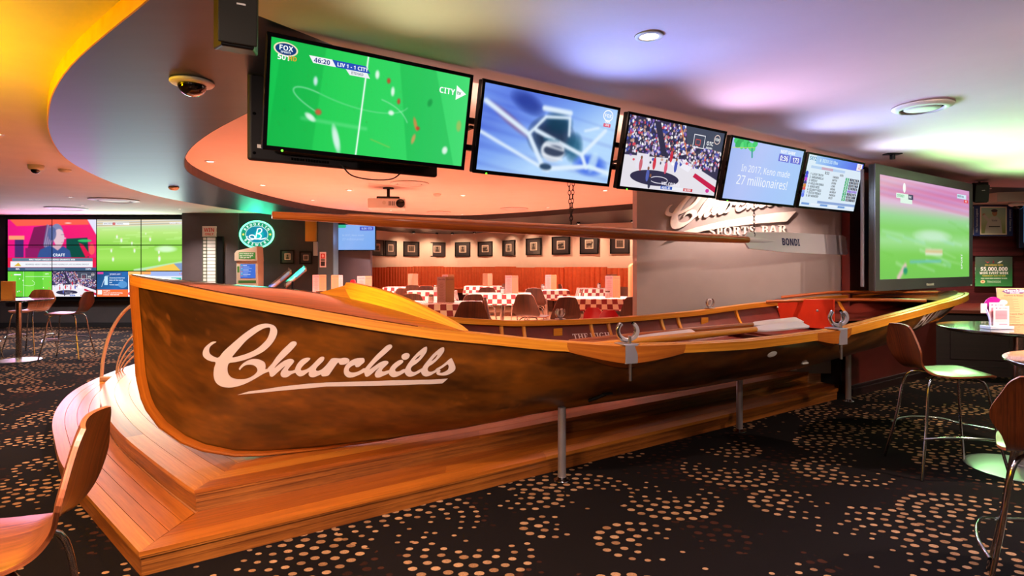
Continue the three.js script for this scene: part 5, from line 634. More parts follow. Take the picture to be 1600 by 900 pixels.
// ---------------------------------------------------------------- seats: one bent plywood shell on steel legs
// profile points: forward, height, half width, hollow across
function shellGeo(profile, th, nA = 44, nB = 14) {
  const c = new THREE.CatmullRomCurve3(profile.map((p) => new THREE.Vector3(p[0], p[1], 0)), false, 'centripetal'), wc = new THREE.CatmullRomCurve3(profile.map((p) => new THREE.Vector3(p[2], p[3], 0)), false, 'centripetal');
  const face = (off) => { const g = []; for (let i = 0; i <= nA; i++) { const t = i / nA, p = c.getPoint(t), d = c.getTangent(t), n = [-d.y, d.x], w = wc.getPoint(t); for (let j = 0; j <= nB; j++) { const f = -1 + 2 * j / nB, e = Math.min(t, 1 - t) / 0.07, r = e >= 1 ? 1 : 1 - 0.13 * (1 - e) ** 2, k = w.y * f * f + off; g.push([p.x - n[0] * -k, p.y - n[1] * -k, f * w.x * r, t]); } } return g; };
  const A = face(0), B = face(-th), N = nB + 1, mk = (list, idx) => { const g = new THREE.BufferGeometry(); g.setAttribute('position', new THREE.Float32BufferAttribute(list.flatMap((p) => [p[0], p[1], p[2]]), 3)); g.setAttribute('uv', new THREE.Float32BufferAttribute(list.flatMap((p) => [p[3] * 0.9, p[2]]), 2)); g.setIndex(idx); g.computeVertexNormals(); return g; };
  const q = (flip) => { const idx = []; for (let i = 0; i < nA; i++) for (let j = 0; j < nB; j++) { const a = i * N + j, b = a + N; flip ? idx.push(a, b, b + 1, a, b + 1, a + 1) : idx.push(a, b + 1, b, a, a + 1, b + 1); } return idx; };
  const faces = merge([mk(A, q(false)), mk(B, q(true))]);
  const rim = []; for (let j = 0; j <= nB; j++) rim.push(j); for (let i = 1; i <= nA; i++) rim.push(i * N + nB); for (let j = nB - 1; j >= 0; j--) rim.push(nA * N + j); for (let i = nA - 1; i > 0; i--) rim.push(i * N);
  const P = [], U = []; rim.forEach((r, i) => { const s = rim[(i + 1) % rim.length], a = A[r], b = A[s], c2 = B[s], d = B[r]; for (const v of [a, c2, b, a, d, c2]) P.push(v[0], v[1], v[2]); const u = i * 0.02; U.push(u, 0, u + 0.02, 0.012, u + 0.02, 0, u, 0, u, 0.012, u + 0.02, 0.012); });
  const edge = new THREE.BufferGeometry(); edge.setAttribute('position', new THREE.Float32BufferAttribute(P, 3)); edge.setAttribute('uv', new THREE.Float32BufferAttribute(U, 2)); edge.computeVertexNormals();
  return { faces, edge };
}
function seatThing(name, label, category, seatH, back, legs, mat, group, foot) {
  const t = thing(name, label, category, [0, 0, 0], 0, group), k = back - seatH;
  const wb = foot ? [0.19, 0.2, 0.245, 0.2, 0.165] : [0.21, 0.25, 0.225, 0.18, 0.15];
  const sh = shellGeo([[0.265, seatH - 0.035, 0.15, 0], [0.235, seatH - 0.008, 0.2, 0.002], [0.1, seatH, 0.235, 0.012], [-0.08, seatH - 0.004, 0.225, 0.016], [-0.19, seatH + 0.018, wb[0], 0.02], [-0.235, seatH + k * 0.22, wb[1], 0.03], [-0.262, seatH + k * 0.5, wb[2], 0.036], [-0.285, seatH + k * 0.8, wb[3], 0.03], [-0.305, back, wb[4], 0.024]], 0.013);
  const s = part('shell', sh.faces, mat, t); part('ply_edge', sh.edge, M.plyEdge, s);
  for (const [sx, sz] of [[1, 1], [1, -1], [-1, 1], [-1, -1]]) part('leg', tube([[sx * 0.05, seatH - 0.03, sz * 0.06], [sx * 0.15, seatH - 0.032, sz * 0.14], [sx * 0.19, seatH - 0.07, sz * 0.165], [sx * (0.2 + legs * 0.35), seatH * 0.5, sz * (0.175 + legs * 0.35)], [sx * (0.2 + legs), 0.004, sz * (0.175 + legs)]], 0.0105, 26, 8), M.chrome, t);
  part('seat_plate', rbox(0.16, 0.012, 0.16, 0, seatH - 0.024, 0, 0.004), M.steel, t);
  if (foot) for (const sz of [1, -1]) { const r = 0.2 + legs * 0.68, q = 0.175 + legs * 0.68; part('foot_rail', tube([[-r, foot, sz * q], [-r * 0.5, foot + 0.03, sz * (q + 0.05)], [r * 0.5, foot + 0.03, sz * (q + 0.05)], [r, foot, sz * q]], 0.0085, 24, 8), M.chrome, t); }
  if (foot) part('foot_rail', tube([[0.2 + legs * 0.68, foot, 0.175 + legs * 0.68], [0.26 + legs, foot + 0.02, 0], [0.2 + legs * 0.68, foot, -0.175 - legs * 0.68]], 0.0085, 20, 8), M.chrome, t);
  return t;
}
// headings: 0 = facing right, 90 = facing away from the camera
const stool0 = seatThing('bar_stool', 'tall plywood bar stool with green lit seat standing before the red wall', 'stool', 0.775, 1.13, 0.1, M.ply, 'tall plywood bar stools', 0.3);
stool0.userData.base = 'bar_stool'; stool0.position.set(3.36, 0, -4.48); stool0.rotation.y = R(-8);
dup(stool0, [2.47, 0, 2.58], R(48), 'tall bar stool cut by the right edge of the picture, nearest on the right');
dup(stool0, [-1.59, 0, 1.67], R(203), 'tall bar stool cut by the bottom left corner of the picture');
dup(stool0, [-7.6, 0, 9.85], R(192), 'bar stool right of the far table before the video wall');
dup(stool0, [-8.7, 0, 10.4], R(276), 'bar stool behind the far table before the video wall');
dup(stool0, [-8.85, 0, 9.45], R(20), 'bar stool at the left edge of the picture by the far table');
// bar tables
function barTable(name, label, x, Z, h, r, topMat, group) { const t = thing(name, label, 'table', [x, 0, Z], 0, group); part('table_top', lathe([[0, h - 0.03], [r - 0.03, h - 0.03], [r - 0.004, h - 0.012], [r, h - 0.004], [r - 0.006, h], [0, h]], 64), topMat, t); part('pedestal', lathe([[0.0, 0.02], [0.05, 0.02], [0.042, 0.05], [0.042, h - 0.06], [0.1, h - 0.035], [0, h - 0.035]], 28), M.chrome, t); part('base_disc', lathe([[0, 0], [r * 0.66, 0], [r * 0.67, 0.006], [r * 0.6, 0.012], [0.06, 0.028], [0, 0.028]], 56), M.steel, t); return t; }
M.tableDark = phys({ map: wood([70, 44, 40], [40, 22, 22], 161, [1.2, 0.5], 0.9), roughness: 0.16, clearcoat: 1, clearcoatRoughness: 0.05 });
barTable('bar_table', 'round dark glossy bar table with menus and a purple sign', 3.97, 4.5, 1.105, 0.53, M.tableDark, 'round bar tables');
barTable('bar_table', 'round bar table at the right edge, its rim just in view', 3.14, 2.8, 1.1, 0.58, M.tableDark, 'round bar tables');
barTable('bar_table', 'round bar table before the video wall with a timber menu block', -8.22, 9.6, 1.02, 0.46, M.tableDark, 'round bar tables');
solo('menu_block', rbox(0.2, 0.3, 0.06, -8.35, 1.17, -9.55, 0.004), std({ map: wood([226, 150, 60], [190, 112, 34], 165, [0.5, 0.2], 0.7), roughness: 0.5 }), 'plain timber menu block on the far left bar table', 'menu');

// ---------------------------------------------------------------- dining room
const DF = 0.266, dT = DF + 0.75;
const checkTex = canvasTex(256, 256, (g, W) => { g.fillStyle = '#d6c2ae'; g.fillRect(0, 0, W, W); const r = ['#6c181e', '#7a2124']; for (let i = 0; i < 4; i++) for (let j = 0; j < 4; j++) if ((i + j) % 2) { g.fillStyle = r[(i * 3 + j) % 2]; g.fillRect(i * 64, j * 64, 64, 64); } });
checkTex.wrapS = checkTex.wrapT = THREE.RepeatWrapping; checkTex.repeat.set(1 / 0.35, 1 / 0.35); M.check = std({ map: checkTex, roughness: 0.7 });
function clothGeo(w, d, drop, y) {
  const N = 160, pos = [], uv = [], idx = [], per = [];
  for (let i = 0; i < N; i++) { const a = i / N * 2 * Math.PI, c = Math.cos(a), s = Math.sin(a), p = 0.13; per.push([Math.sign(c) * Math.pow(Math.abs(c), p) * w / 2, Math.sign(s) * Math.pow(Math.abs(s), p) * d / 2]); }
  const rows = 6; let run = [0]; for (let i = 1; i <= N; i++) run.push(run[i - 1] + Math.hypot(per[i % N][0] - per[i - 1][0], per[i % N][1] - per[i - 1][1]));
  for (let r = 0; r <= rows; r++) for (let i = 0; i <= N; i++) { const [x, z] = per[i % N], l = Math.hypot(x, z), f = r / rows, wv = (0.012 + 0.022 * f * (0.6 + 0.4 * Math.sin(run[i] * 4))) * Math.sin(run[i] * 23) * f + 0.025 * f + 0.006; pos.push(x + x / l * wv, y - drop * f - (r ? 0 : 0), z + z / l * wv); uv.push(run[i], f * drop); }
  for (let r = 0; r < rows; r++) for (let i = 0; i < N; i++) { const a = r * (N + 1) + i, b = a + N + 1; idx.push(a, a + 1, b + 1, a, b + 1, b); }
  const g = new THREE.BufferGeometry(); g.setAttribute('position', new THREE.Float32BufferAttribute(pos, 3)); g.setAttribute('uv', new THREE.Float32BufferAttribute(uv, 2)); g.setIndex(idx); g.computeVertexNormals();
  const top = new THREE.ShapeGeometry(shapeOf(per.map(([x, z]) => [x * 1.006, -z * 1.006]))).rotateX(-Math.PI / 2).translate(0, y, 0);
  return merge([g, top]);
}
const diners = [
  ['A', -1.12, 8.8, 1.3, 0.85, 'the nearest checked table behind the foredeck'], ['B', -0.2, 11.5, 1.15, 0.85, 'the checked table behind the middle of the boat'], ['C', 1.45, 10.1, 1.25, 0.85, 'the checked table beside the grey wall'],
  ['D', 2.2, 13.9, 1.2, 0.85, 'the far right checked table under the banquette'], ['E', -2.75, 14.8, 1.0, 0.8, 'the far left checked table by the banquette'], ['F', -1.75, 12.5, 1.05, 0.8, 'the second checked table behind the nearest one'],
  ['G', -0.75, 15.4, 1.0, 0.8, 'the far middle checked table by the banquette'], ['I', -4.0, 11.7, 1.1, 0.85, 'the leftmost checked table behind the foredeck'], ['J', -2.75, 10.5, 0.9, 0.8, 'the checked table left of the nearest one'], ['K', 0.8, 13.2, 0.95, 0.8, 'the checked table behind the middle one'],
];
const place = {};
for (const [k, x, Z, w, d, where] of diners) {
  const t = thing('dining_table', 'pedestal dining table, ' + where, 'table', [x, DF, Z], 0, 'dining tables'); part('table_top', rbox(w - 0.02, 0.03, d - 0.02, 0, 0.732, 0, 0.01), M.plyDark, t); part('pedestal', cyl(0.04, 0.04, 0.7, 0, 0.37, 0), M.chrome, t); part('foot', lathe([[0, 0], [0.27, 0], [0.26, 0.01], [0.05, 0.03], [0, 0.03]], 32), M.steel, t);
  solo('tablecloth', clothGeo(w, d, 0.2, 0.751).translate(x, DF, -Z), M.check, 'red and cream checked cloth on ' + where, 'tablecloth', 'checked tablecloths'); place[k] = [x, Z, where];
}
// menu cards: folded card standing on edge with print
const menuTex = [['#b88a84', 0], ['#95694a', 1], ['#a4744a', 2]].map(([c, s]) => canvasTex(128, 256, (g, W, H) => { g.fillStyle = c; g.fillRect(0, 0, W, H); T(g, 'Churchills', W / 2, 24, 20, '#5a2a4a', 'bold', 'serif', 'center'); g.fillStyle = '#8a5a50'; for (let i = 0; i < 17; i++) { const w = 40 + (i * 37 + s * 11) % 60; g.fillRect(W / 2 - w / 2, 52 + i * 11, w, 3); } }));
const menuMats = menuTex.map((t) => print(t, 0.5));
function menu(x, y, Z, turn, a, b, label, h = 0.34, w = 0.15) { const t = thing('menu_card', label, 'menu', [x, y, Z], turn, 'folded menu cards on the tables'); part('card_face', rbox(w, h, 0.004, -w / 2 + 0.002, h / 2, 0.0, 0.001).rotateY(R(28)), menuMats[a], t); part('card_face', rbox(w, h, 0.004, w / 2 - 0.002, h / 2, 0.0, 0.001).rotateY(R(-28)), menuMats[b], t); return t; }
for (const [k, dx, dz, tn, a, b, h] of [['A', 0.1, 0.05, 8, 0, 1, 0.39], ['B', 0.2, 0.05, -4, 0, 1, 0.36], ['C', 0.32, 0.0, -14, 0, 2, 0.38], ['D', 0.2, 0.1, 10, 0, 1, 0.34], ['E', 0.2, 0.1, 0, 1, 1, 0.34], ['F', 0.35, 0.1, 10, 0, 2, 0.36], ['G', 0.1, 0, 0, 1, 1, 0.34], ['I', 0.12, -0.1, 20, 0, 2, 0.37], ['J', 0.1, -0.1, 5, 0, 1, 0.37], ['K', 0.1, 0.05, -8, 0, 2, 0.34]]) { const [x, Z, where] = place[k]; menu(x + dx, dT + 0.002, Z + dz, R(tn), a, b, 'folded menu card standing on ' + where, h); }
{ const [x, Z] = place.I; menu(x + 0.42, dT + 0.002, Z + 0.2, R(-12), 2, 0, 'second menu card at the right end of the leftmost checked table', 0.36); }
// shakers
for (const [k, dx, dz] of [['A', -0.1, -0.12], ['B', 0.02, -0.1], ['C', 0.2, -0.15], ['F', 0.1, -0.1], ['K', -0.1, -0.1], ['D', -0.1, 0]]) { const [x, Z, where] = place[k]; const t = thing('shaker_jar', 'glass sugar jar on ' + where, 'jar', [x + dx, dT + 0.002, Z + dz], 0, 'glass jars on the dining tables'); part('jar_body', lathe([[0, 0], [0.04, 0], [0.044, 0.02], [0.044, 0.085], [0.036, 0.1], [0, 0.1]], 20), phys({ color: 0xe8dcd4, roughness: 0.12, transmission: 0.6, thickness: 0 }), t); part('lid', lathe([[0.036, 0.1], [0.04, 0.102], [0.038, 0.125], [0.02, 0.135], [0, 0.135]], 20), M.chrome, t); }
// dining chairs
const chair0 = seatThing('dining_chair', 'dark plywood dining chair at the near right corner of the nearest checked table', 'chair', 0.46, 0.84, 0.05, M.plyDark, 'plywood dining chairs', 0);
chair0.userData.base = 'dining_chair'; chair0.position.set(-0.62, DF, -8.0); chair0.rotation.y = R(104);
for (const [x, Z, a, l] of [
  [-0.1, 8.66, 176, 'dining chair at the right end of the nearest checked table, its back shining blue'], [0.36, 9.75, 118, 'brown dining chair before the middle table, its seat showing to the left'], [0.72, 8.95, 70, 'dining chair left of the table beside the grey wall, turned away'], [1.98, 9.05, 108, 'dark dining chair right against the grey wall'],
  [-1.65, 10.0, 96, 'brown dining chair just behind the nearest checked table'], [-1.95, 10.75, 172, 'dining chair with bluish sheen left behind the nearest table'], [-0.78, 9.75, 62, 'dining chair behind the nearest table beside its menu card'], [-2.25, 9.35, 100, 'dark dining chair peeping over the coaming left of the nearest table'], [-2.55, 12.0, 30, 'orange lit dining chair left of the second checked table'],
  [-2.35, 14.1, 95, 'far dining chair before the far left checked table'], [-1.95, 13.5, 92, 'dining chair behind the second checked table'], [-0.55, 12.55, 86, 'dining chair behind the middle table on its left'], [0.05, 12.75, 120, 'dining chair behind the middle table, side by side with another'], [0.5, 12.3, 98, 'dining chair before the table behind the middle one'],
  [1.1, 11.5, 8, 'pinkish lit dining chair seen from the side beyond the grey wall table'], [1.5, 14.3, 170, 'far dining chair left of the far right table'], [-4.25, 11.0, 80, 'dining chair before the leftmost checked table'], [0.1, 14.8, 150, 'far dining chair near the banquette in the middle'], [2.45, 12.9, 100, 'dining chair before the far right checked table'], [-3.4, 10.95, 110, 'dining chair at the right corner of the leftmost table'],
]) dup(chair0, [x, DF, Z], R(a), l);
// red moulded child chairs
function redChair(x, Z, a, label, h = 0.62) { const t = thing('child_chair', label, 'chair', [x, DF, Z], R(a), 'red plastic chairs'); const sh = shellGeo([[0.18, h - 0.24, 0.13, 0], [0.1, h - 0.23, 0.17, 0.01], [-0.1, h - 0.23, 0.16, 0.02], [-0.15, h - 0.16, 0.16, 0.03], [-0.17, h, 0.15, 0.03], [-0.18, h + 0.1, 0.09, 0.02]], 0.02, 24, 10); part('shell', merge([sh.faces, sh.edge]), M.red, t); for (const [sx, sz] of [[1, 1], [1, -1], [-1, 1], [-1, -1]]) part('leg', tube([[sx * 0.1, h - 0.25, sz * 0.1], [sx * 0.17, 0.004, sz * 0.17]], 0.011, 4, 8), M.chrome, t); }
redChair(-3.3, 12.6, 40, 'red plastic child chair by the orange banquette on the left', 0.9); redChair(1.22, 8.95, 250, 'red low chair in front of the grey wall table, left one', 0.55); redChair(1.48, 8.42, 280, 'red low chair in front of the grey wall table, right one', 0.55);
// channelled orange banquette along the cream wall: every segment its own
M.orange = std({ map: mottle([230, 122, 74], [214, 106, 62], 37, 10, [0.5, 0.5]), roughness: 0.85 });
{ const base = shiftIn(farWall, 0.12); const n = 11, ords = ['first', 'second', 'third', 'fourth', 'fifth', 'sixth', 'seventh', 'eighth', 'ninth', 'tenth', 'eleventh'];
  for (let k = 0; k < n; k++) { const a = 8 + k * 5, t = thing('banquette', ords[k] + ' orange channelled banquette section from the left along the cream wall', 'sofa', [0, 0, 0], 0, 'orange banquette sections');
    const c = base.slice(a, a + 6); const backPts = []; const ch = 9, P = (f) => { const q = f * (c.length - 1), i = Math.min(c.length - 2, Math.floor(q)), g = q - i; return [c[i][0] + (c[i + 1][0] - c[i][0]) * g, c[i][1] + (c[i + 1][1] - c[i][1]) * g, (() => { const l = Math.hypot(c[i + 1][0] - c[i][0], c[i + 1][1] - c[i][1]); return [(c[i + 1][1] - c[i][1]) / l, -(c[i + 1][0] - c[i][0]) / l]; })()]; };
    const inner2 = [], outer2 = []; for (let i = 0; i <= ch * 6; i++) { const f = 0.01 + 0.98 * i / (ch * 6), p = P(f), b = 0.05 * Math.abs(Math.sin(Math.PI * i / 6)) ** 0.7; inner2.push([p[0] + p[2][0] * (0.1 + b), p[1] + p[2][1] * (0.1 + b)]); outer2.push([p[0], p[1]]); }
    part('back_cushion', strip(outer2, inner2, DF + 0.4, 1.5 + (k % 3) * 0.012), M.orange, t);
    const s0 = [], s1 = []; for (let i = 0; i <= 12; i++) { const p = P(0.01 + 0.98 * i / 12); s0.push([p[0], p[1]]); s1.push([p[0] + p[2][0] * 0.6, p[1] + p[2][1] * 0.6]); } part('seat_cushion', strip(s0, s1, DF + 0.3, DF + 0.46), M.orange, t); part('plinth', strip(s0, s1.map((p, i) => [p[0] * 0.9 + s0[i][0] * 0.1, p[1] * 0.9 + s0[i][1] * 0.1]), DF, DF + 0.3), M.plyDark, t); } }
function shiftIn(pts, w) { return pts.map((p, i) => { const a = pts[Math.max(0, i - 1)], b = pts[Math.min(pts.length - 1, i + 1)], l = Math.hypot(b[0] - a[0], b[1] - a[1]); return [p[0] + (b[1] - a[1]) / l * w, p[1] - (b[0] - a[0]) / l * w]; }); }
{ const t = thing('banquette', 'tall orange end panel of a banquette beside the grey wall', 'sofa', [2.28, DF, 10.4], 0, 'orange banquette sections'); part('back_cushion', (() => { const s = new THREE.Shape(); s.moveTo(-0.17, 0); s.lineTo(-0.17, 1.28); s.quadraticCurveTo(-0.16, 1.34, 0.0, 1.36); s.lineTo(0.5, 1.37); s.lineTo(0.5, 0); return new THREE.ExtrudeGeometry(s, { depth: 0.12, bevelEnabled: true, bevelSize: 0.015, bevelThickness: 0.015, bevelSegments: 2 }); })(), M.orange, t); part('seat_cushion', rbox(0.5, 0.14, 0.6, 0.22, 0.42, -0.3, 0.04, 3), M.orange, t); }
// framed photographs on the cream wall
const photoTex = [0, 1, 2, 3].map((v) => canvasTex(160, 160, (g, W, H) => { g.fillStyle = '#2b2a2e'; g.fillRect(0, 0, W, H); g.fillStyle = '#e6d6c2'; g.fillRect(40, 34, 80, 84); g.fillStyle = '#8c8478'; g.fillRect(46, 40, 68, 72); if (v === 0) { blob(g, 80, 60, 12, 14, '#2a2420'); poly(g, [[60, 112], [66, 76], [94, 76], [100, 112]], '#3a322c'); } else if (v === 1) { for (const x of [62, 80, 98]) { blob(g, x, 58, 7, 8, '#302a26'); g.fillStyle = '#4a423a'; g.fillRect(x - 8, 66, 16, 40); } } else if (v === 2) { blob(g, 70, 78, 20, 16, '#2c2622'); blob(g, 92, 70, 12, 12, '#181412'); poly(g, [[48, 112], [60, 90], [110, 88], [112, 112]], '#37302a'); } else { blob(g, 80, 78, 26, 12, '#2c2622'); g.fillStyle = '#2c2622'; for (const x of [60, 68, 92, 100]) g.fillRect(x, 84, 4, 24); blob(g, 108, 64, 7, 12, '#2c2622', 1, 0.5); } }));
const photoMats = photoTex.map((t) => phys({ map: t, roughness: 0.5, clearcoat: 1, clearcoatRoughness: 0.03 }));
function frame(x, y, Z, turn, s, v, label, group, wide = 1) { const t = thing('framed_photo', label, 'picture', [x, y, Z], turn, group); const f = shapeOf([[-s / 2, -s / 2], [s / 2, -s / 2], [s / 2, s / 2], [-s / 2, s / 2]]), b = 0.03; f.holes.push(new THREE.Path([[-s / 2 + b, -s / 2 + b], [-s / 2 + b, s / 2 - b], [s / 2 - b, s / 2 - b], [s / 2 - b, -s / 2 + b]].map((p) => new THREE.Vector2(...p)))); t.scale.x = wide; part('frame', new THREE.ExtrudeGeometry(f, { depth: 0.03, bevelEnabled: false }), M.black, t); part('picture', new THREE.PlaneGeometry(s - 2 * b + 0.004, s - 2 * b + 0.004).translate(0, 0, 0.012), photoMats[v], t); }
{ const xs = [588, 609.5, 642, 683, 723.5, 759, 796, 835, 877.5, 921.5, 969]; const ord = ['first', 'second', 'third', 'fourth', 'fifth', 'sixth', 'seventh', 'eighth', 'ninth', 'tenth', 'eleventh'];
  xs.forEach((px, i) => { // where the line of sight at this bearing meets the curved wall
    const m = (px - 800) / 900; let best = null; for (let k = 0; k < farWall.length - 1; k++) { const a = farWall[k], b = farWall[k + 1], fa = a[0] - m * a[1], fb = b[0] - m * b[1]; if (fa * fb <= 0 && (best === null)) { const f = fa / (fa - fb); best = [a[0] + (b[0] - a[0]) * f, a[1] + (b[1] - a[1]) * f, Math.atan2(b[1] - a[1], b[0] - a[0])]; } }
    const [x, Z, an] = best, n = [Math.sin(an), -Math.cos(an)]; frame(x + n[0] * 0.02, 2.16, Z + n[1] * 0.02, an, 0.54, [2, 1, 1, 0, 0, 2, 0, 0, 2, 3, 1][i], ord[i] + ' black framed photograph from the left on the cream wall', 'framed photographs on the cream wall', Math.min(1.7, Math.max(0.7, [22, 18, 25, 26, 24, 23, 24, 26, 28, 29, 31][i] * Z / 900 / (Math.cos(an) - m * Math.sin(an)) / 0.54))); }); }
// ---------------------------------------------------------------- sign on the grey wall
{ const t = thing('wall_sign', 'white raised Churchills Sports Bar lettering on the grey wall', 'sign', [1.9, 0, 7.15]);
  const white = std({ color: 0xd2c9c7, roughness: 0.5 }), K = 1.04, ex = { depth: 0.03, bevelEnabled: true, bevelSize: 0.002, bevelThickness: 0.002, bevelSegments: 1, curveSegments: 2 };
  // same script as on the boat: planking thousandths become metres across and up
  for (const k of Object.keys(LETTERS).filter((k) => !k.endsWith('_hole') && k !== 'swoosh')) { const g = new THREE.ExtrudeGeometry(scriptShape(k), ex); const p = g.attributes.position; for (let i = 0; i < p.count; i++) { const s = p.getX(i), q = p.getY(i); p.setXYZ(i, (s - 0.436) * K, 2.24 + (q - 0.63) * 1.1 * K, p.getZ(i) + 0.006); } g.computeVertexNormals(); part('letter', g, white, t); }
  const px = (x, y) => [(1030 + x / 7.27 - 800) / 900 * 7.13 - 1.9, 1.6 + (413 - 290 - y / 7.27) / 900 * 7.13];
  part('ribbon', new THREE.ExtrudeGeometry(shapeOf([[60, 640], [230, 540], [400, 482], [700, 410], [1000, 358], [1300, 314], [1550, 292], [1440, 408], [1100, 432], [800, 466], [500, 515], [250, 580]].map((p) => px(...p))), { ...ex }).translate(0, 0, 0.006), white, t);
  let x = 0.3; const txt = (s, size, x0, y0) => { for (const [i, ch] of [...s].entries()) { if (ch === ' ') { x0 += size * 0.6; continue; } const g = new TextGeometry(ch, { font: fontSerif, size, depth: 0.03, curveSegments: 4 }); g.computeBoundingBox(); const w = g.boundingBox.max.x - g.boundingBox.min.x; part('letter', g.translate(x0 - g.boundingBox.min.x, y0 + (x0 - 0.5) * 0.035, 0.006), white, t); x0 += w + size * 0.16; } };
  txt('SPORTS BAR', 0.098, 0.54, 1.955); }
// ---------------------------------------------------------------- left: board, neon, kiosk, racks
{ const t = thing('price_board', 'tall narrow WIN ONLY price board on the dark wall', 'sign', [-7.36, 1.18, 14.03]);
  part('header', rbox(0.34, 0.26, 0.03, 0, 1.22, 0.015, 0.004), print(canvasTex(170, 130, (g, W, H) => { g.fillStyle = '#ecd8d4'; g.fillRect(0, 0, W, H); T(g, 'WIN', W / 2, 46, 62, '#d8242a', 'bold', 'sans-serif', 'center'); T(g, 'ONLY', W / 2, 98, 40, '#d8242a', 'bold', 'sans-serif', 'center'); })), t);
  part('back_board', rbox(0.34, 1.5, 0.02, 0, 0.34, 0.01, 0.003), std({ color: 0x46503c, roughness: 0.6 }), t); for (let k = 0; k < 17; k++) { part('price_slot', rbox(0.2, 0.07, 0.012, 0.05, 1.04 - k * 0.083, 0.026, 0.002), M.white, t); part('number_tab', rbox(0.07, 0.06, 0.012, -0.11, 1.04 - k * 0.083, 0.026, 0.002), M.offwhite, t); } part('side_rail', rbox(0.14, 1.6, 0.05, 0.27, 0.3, 0.02, 0.006), M.black, t); }
{ const tex = canvasTex(640, 500, (g, W, H) => { const C = [W / 2, H / 2], e = (rx, ry, c) => blob(g, C[0], C[1], rx, ry, c); g.fillStyle = '#10302c'; g.fillRect(0, 0, W, H); e(316, 246, '#2ff0a8'); e(304, 236, '#d8fff0'); e(292, 226, '#0d9a72'); e(212, 160, '#d8fff0'); e(202, 152, '#0c86a4');
    const arc = (s, r0, a0, a1, flip) => { [...s].forEach((ch, i) => { const a = a0 + (a1 - a0) * i / (s.length - 1); g.save(); g.translate(C[0] + Math.cos(a) * 248, C[1] + Math.sin(a) * 190); g.rotate(a + (flip ? -1 : 1) * Math.PI / 2); T(g, ch, 0, 0, 66, '#f2fff8', 'bold', 'sans-serif', 'center'); g.restore(); }); };
    arc('BROOKLYN', 0, -2.62, -0.52, false); arc('BREWERY', 0, 2.56, 0.58, true); blob(g, 70, 250, 20, 20, '#f4e060'); blob(g, 570, 250, 20, 20, '#f4e060');
    g.strokeStyle = '#f4ffff'; g.lineWidth = 22; g.lineCap = 'round'; g.beginPath(); g.moveTo(300, 320); g.quadraticCurveTo(320, 220, 336, 150); g.bezierCurveTo(440, 110, 440, 220, 330, 236); g.bezierCurveTo(440, 240, 420, 350, 290, 332); g.bezierCurveTo(200, 330, 150, 300, 200, 268); g.bezierCurveTo(240, 250, 300, 270, 280, 320); g.bezierCurveTo(230, 380, 110, 340, 140, 290); g.moveTo(330, 330); g.quadraticCurveTo(400, 350, 480, 318); g.stroke(); });
  const t = thing('neon_sign', 'oval green neon Brooklyn Brewery sign on the dark wall', 'sign', [-6.23, 2.33, 14.08]); const u = (g) => { const p = g.attributes.position, a = g.attributes.uv; for (let i = 0; i < p.count; i++) a.setXY(i, 0.5 + p.getX(i) / 0.84, 0.5 + p.getY(i) / 0.66); return g; };
  part('backing', cyl(0.42, 0.42, 0.03, 0, 0, 0, 48).rotateX(Math.PI / 2).scale(1, 0.79, 1), M.black, t); part('lit_face', u(new THREE.CircleGeometry(0.415, 56).scale(1, 0.79, 1)).translate(0, 0, 0.02), glow(tex, 1.15), t); part('neon_tube', new THREE.TorusGeometry(0.42, 0.012, 8, 60).scale(1, 0.79, 1).translate(0, 0, 0.02), std({ color: 0xffffff, emissive: 0x40ffb4, emissiveIntensity: 2.4 }), t);
  const l = new THREE.RectAreaLight(0x30f0b0, 6, 0.8, 0.62); l.position.set(0, 0, 0.03); l.rotation.y = Math.PI; t.add(l); const p = new THREE.PointLight(0x28e8a8, 0.9, 0, 2); p.position.set(0, 0, 0.09); p.shadow.radius = 8; t.add(p); }
{ const t = thing('betting_kiosk', 'beige betting kiosk with blue screen and green header text', 'kiosk', [-6.0, DF, 13.2]); const cream = std({ color: 0xcabca6, roughness: 0.5 });
  part('cabinet', rbox(0.5, 1.44, 0.3, 0, 0.72, 0, 0.02, 3), cream, t); const hs = shapeOf([[-0.28, 0], [0.22, 0], [0.2, 0.31], [-0.24, 0.21], [-0.28, 0.16]]); const hd = part('header', new THREE.ExtrudeGeometry(hs, { depth: 0.32, bevelEnabled: true, bevelSize: 0.012, bevelThickness: 0.012, bevelSegments: 2 }).translate(0.02, 1.42, -0.14), cream, t);
  part('header_print', rbox(0.37, 0.15, 0.004, 0.02, 1.53, 0.197, 0.002), print(canvasTex(370, 150, (g, W, H) => { g.fillStyle = '#2f8a35'; g.fillRect(0, 0, W, H); ['Ever looked at an', 'app and thought,', '"you get me"?'].forEach((s, i) => T(g, s, 16, 30 + i * 44, 38, '#fff')); })), hd);
  part('screen', rbox(0.34, 0.32, 0.012, 0.02, 1.18, 0.152, 0.003), glow(canvasTex(340, 320, (g, W, H) => { g.fillStyle = '#4a78e0'; g.fillRect(0, 0, W, H); for (let i = 0; i < 8; i++) { g.fillStyle = i % 3 ? '#9ab8f8' : '#d8e6ff'; g.fillRect(60, 24 + i * 34, 90 + (i * 53) % 120, 14); g.fillStyle = ['#70e0c8', '#f0a080', '#b8f0e0'][i % 3]; g.fillRect(18, 22 + i * 34, 30, 20); } }), 0.9), t); part('side_label', rbox(0.05, 0.14, 0.004, -0.2, 1.22, 0.152, 0.001), std({ color: 0x4f8a40 }), t); part('foot_print', rbox(0.4, 0.06, 0.004, 0, 0.94, 0.152, 0.001), std({ color: 0x3f7a38 }), t); const l = new THREE.RectAreaLight(0x7a9cf0, 2, 0.33, 0.31); l.position.set(0.02, 1.18, 0.165); l.rotation.y = Math.PI; t.add(l); }
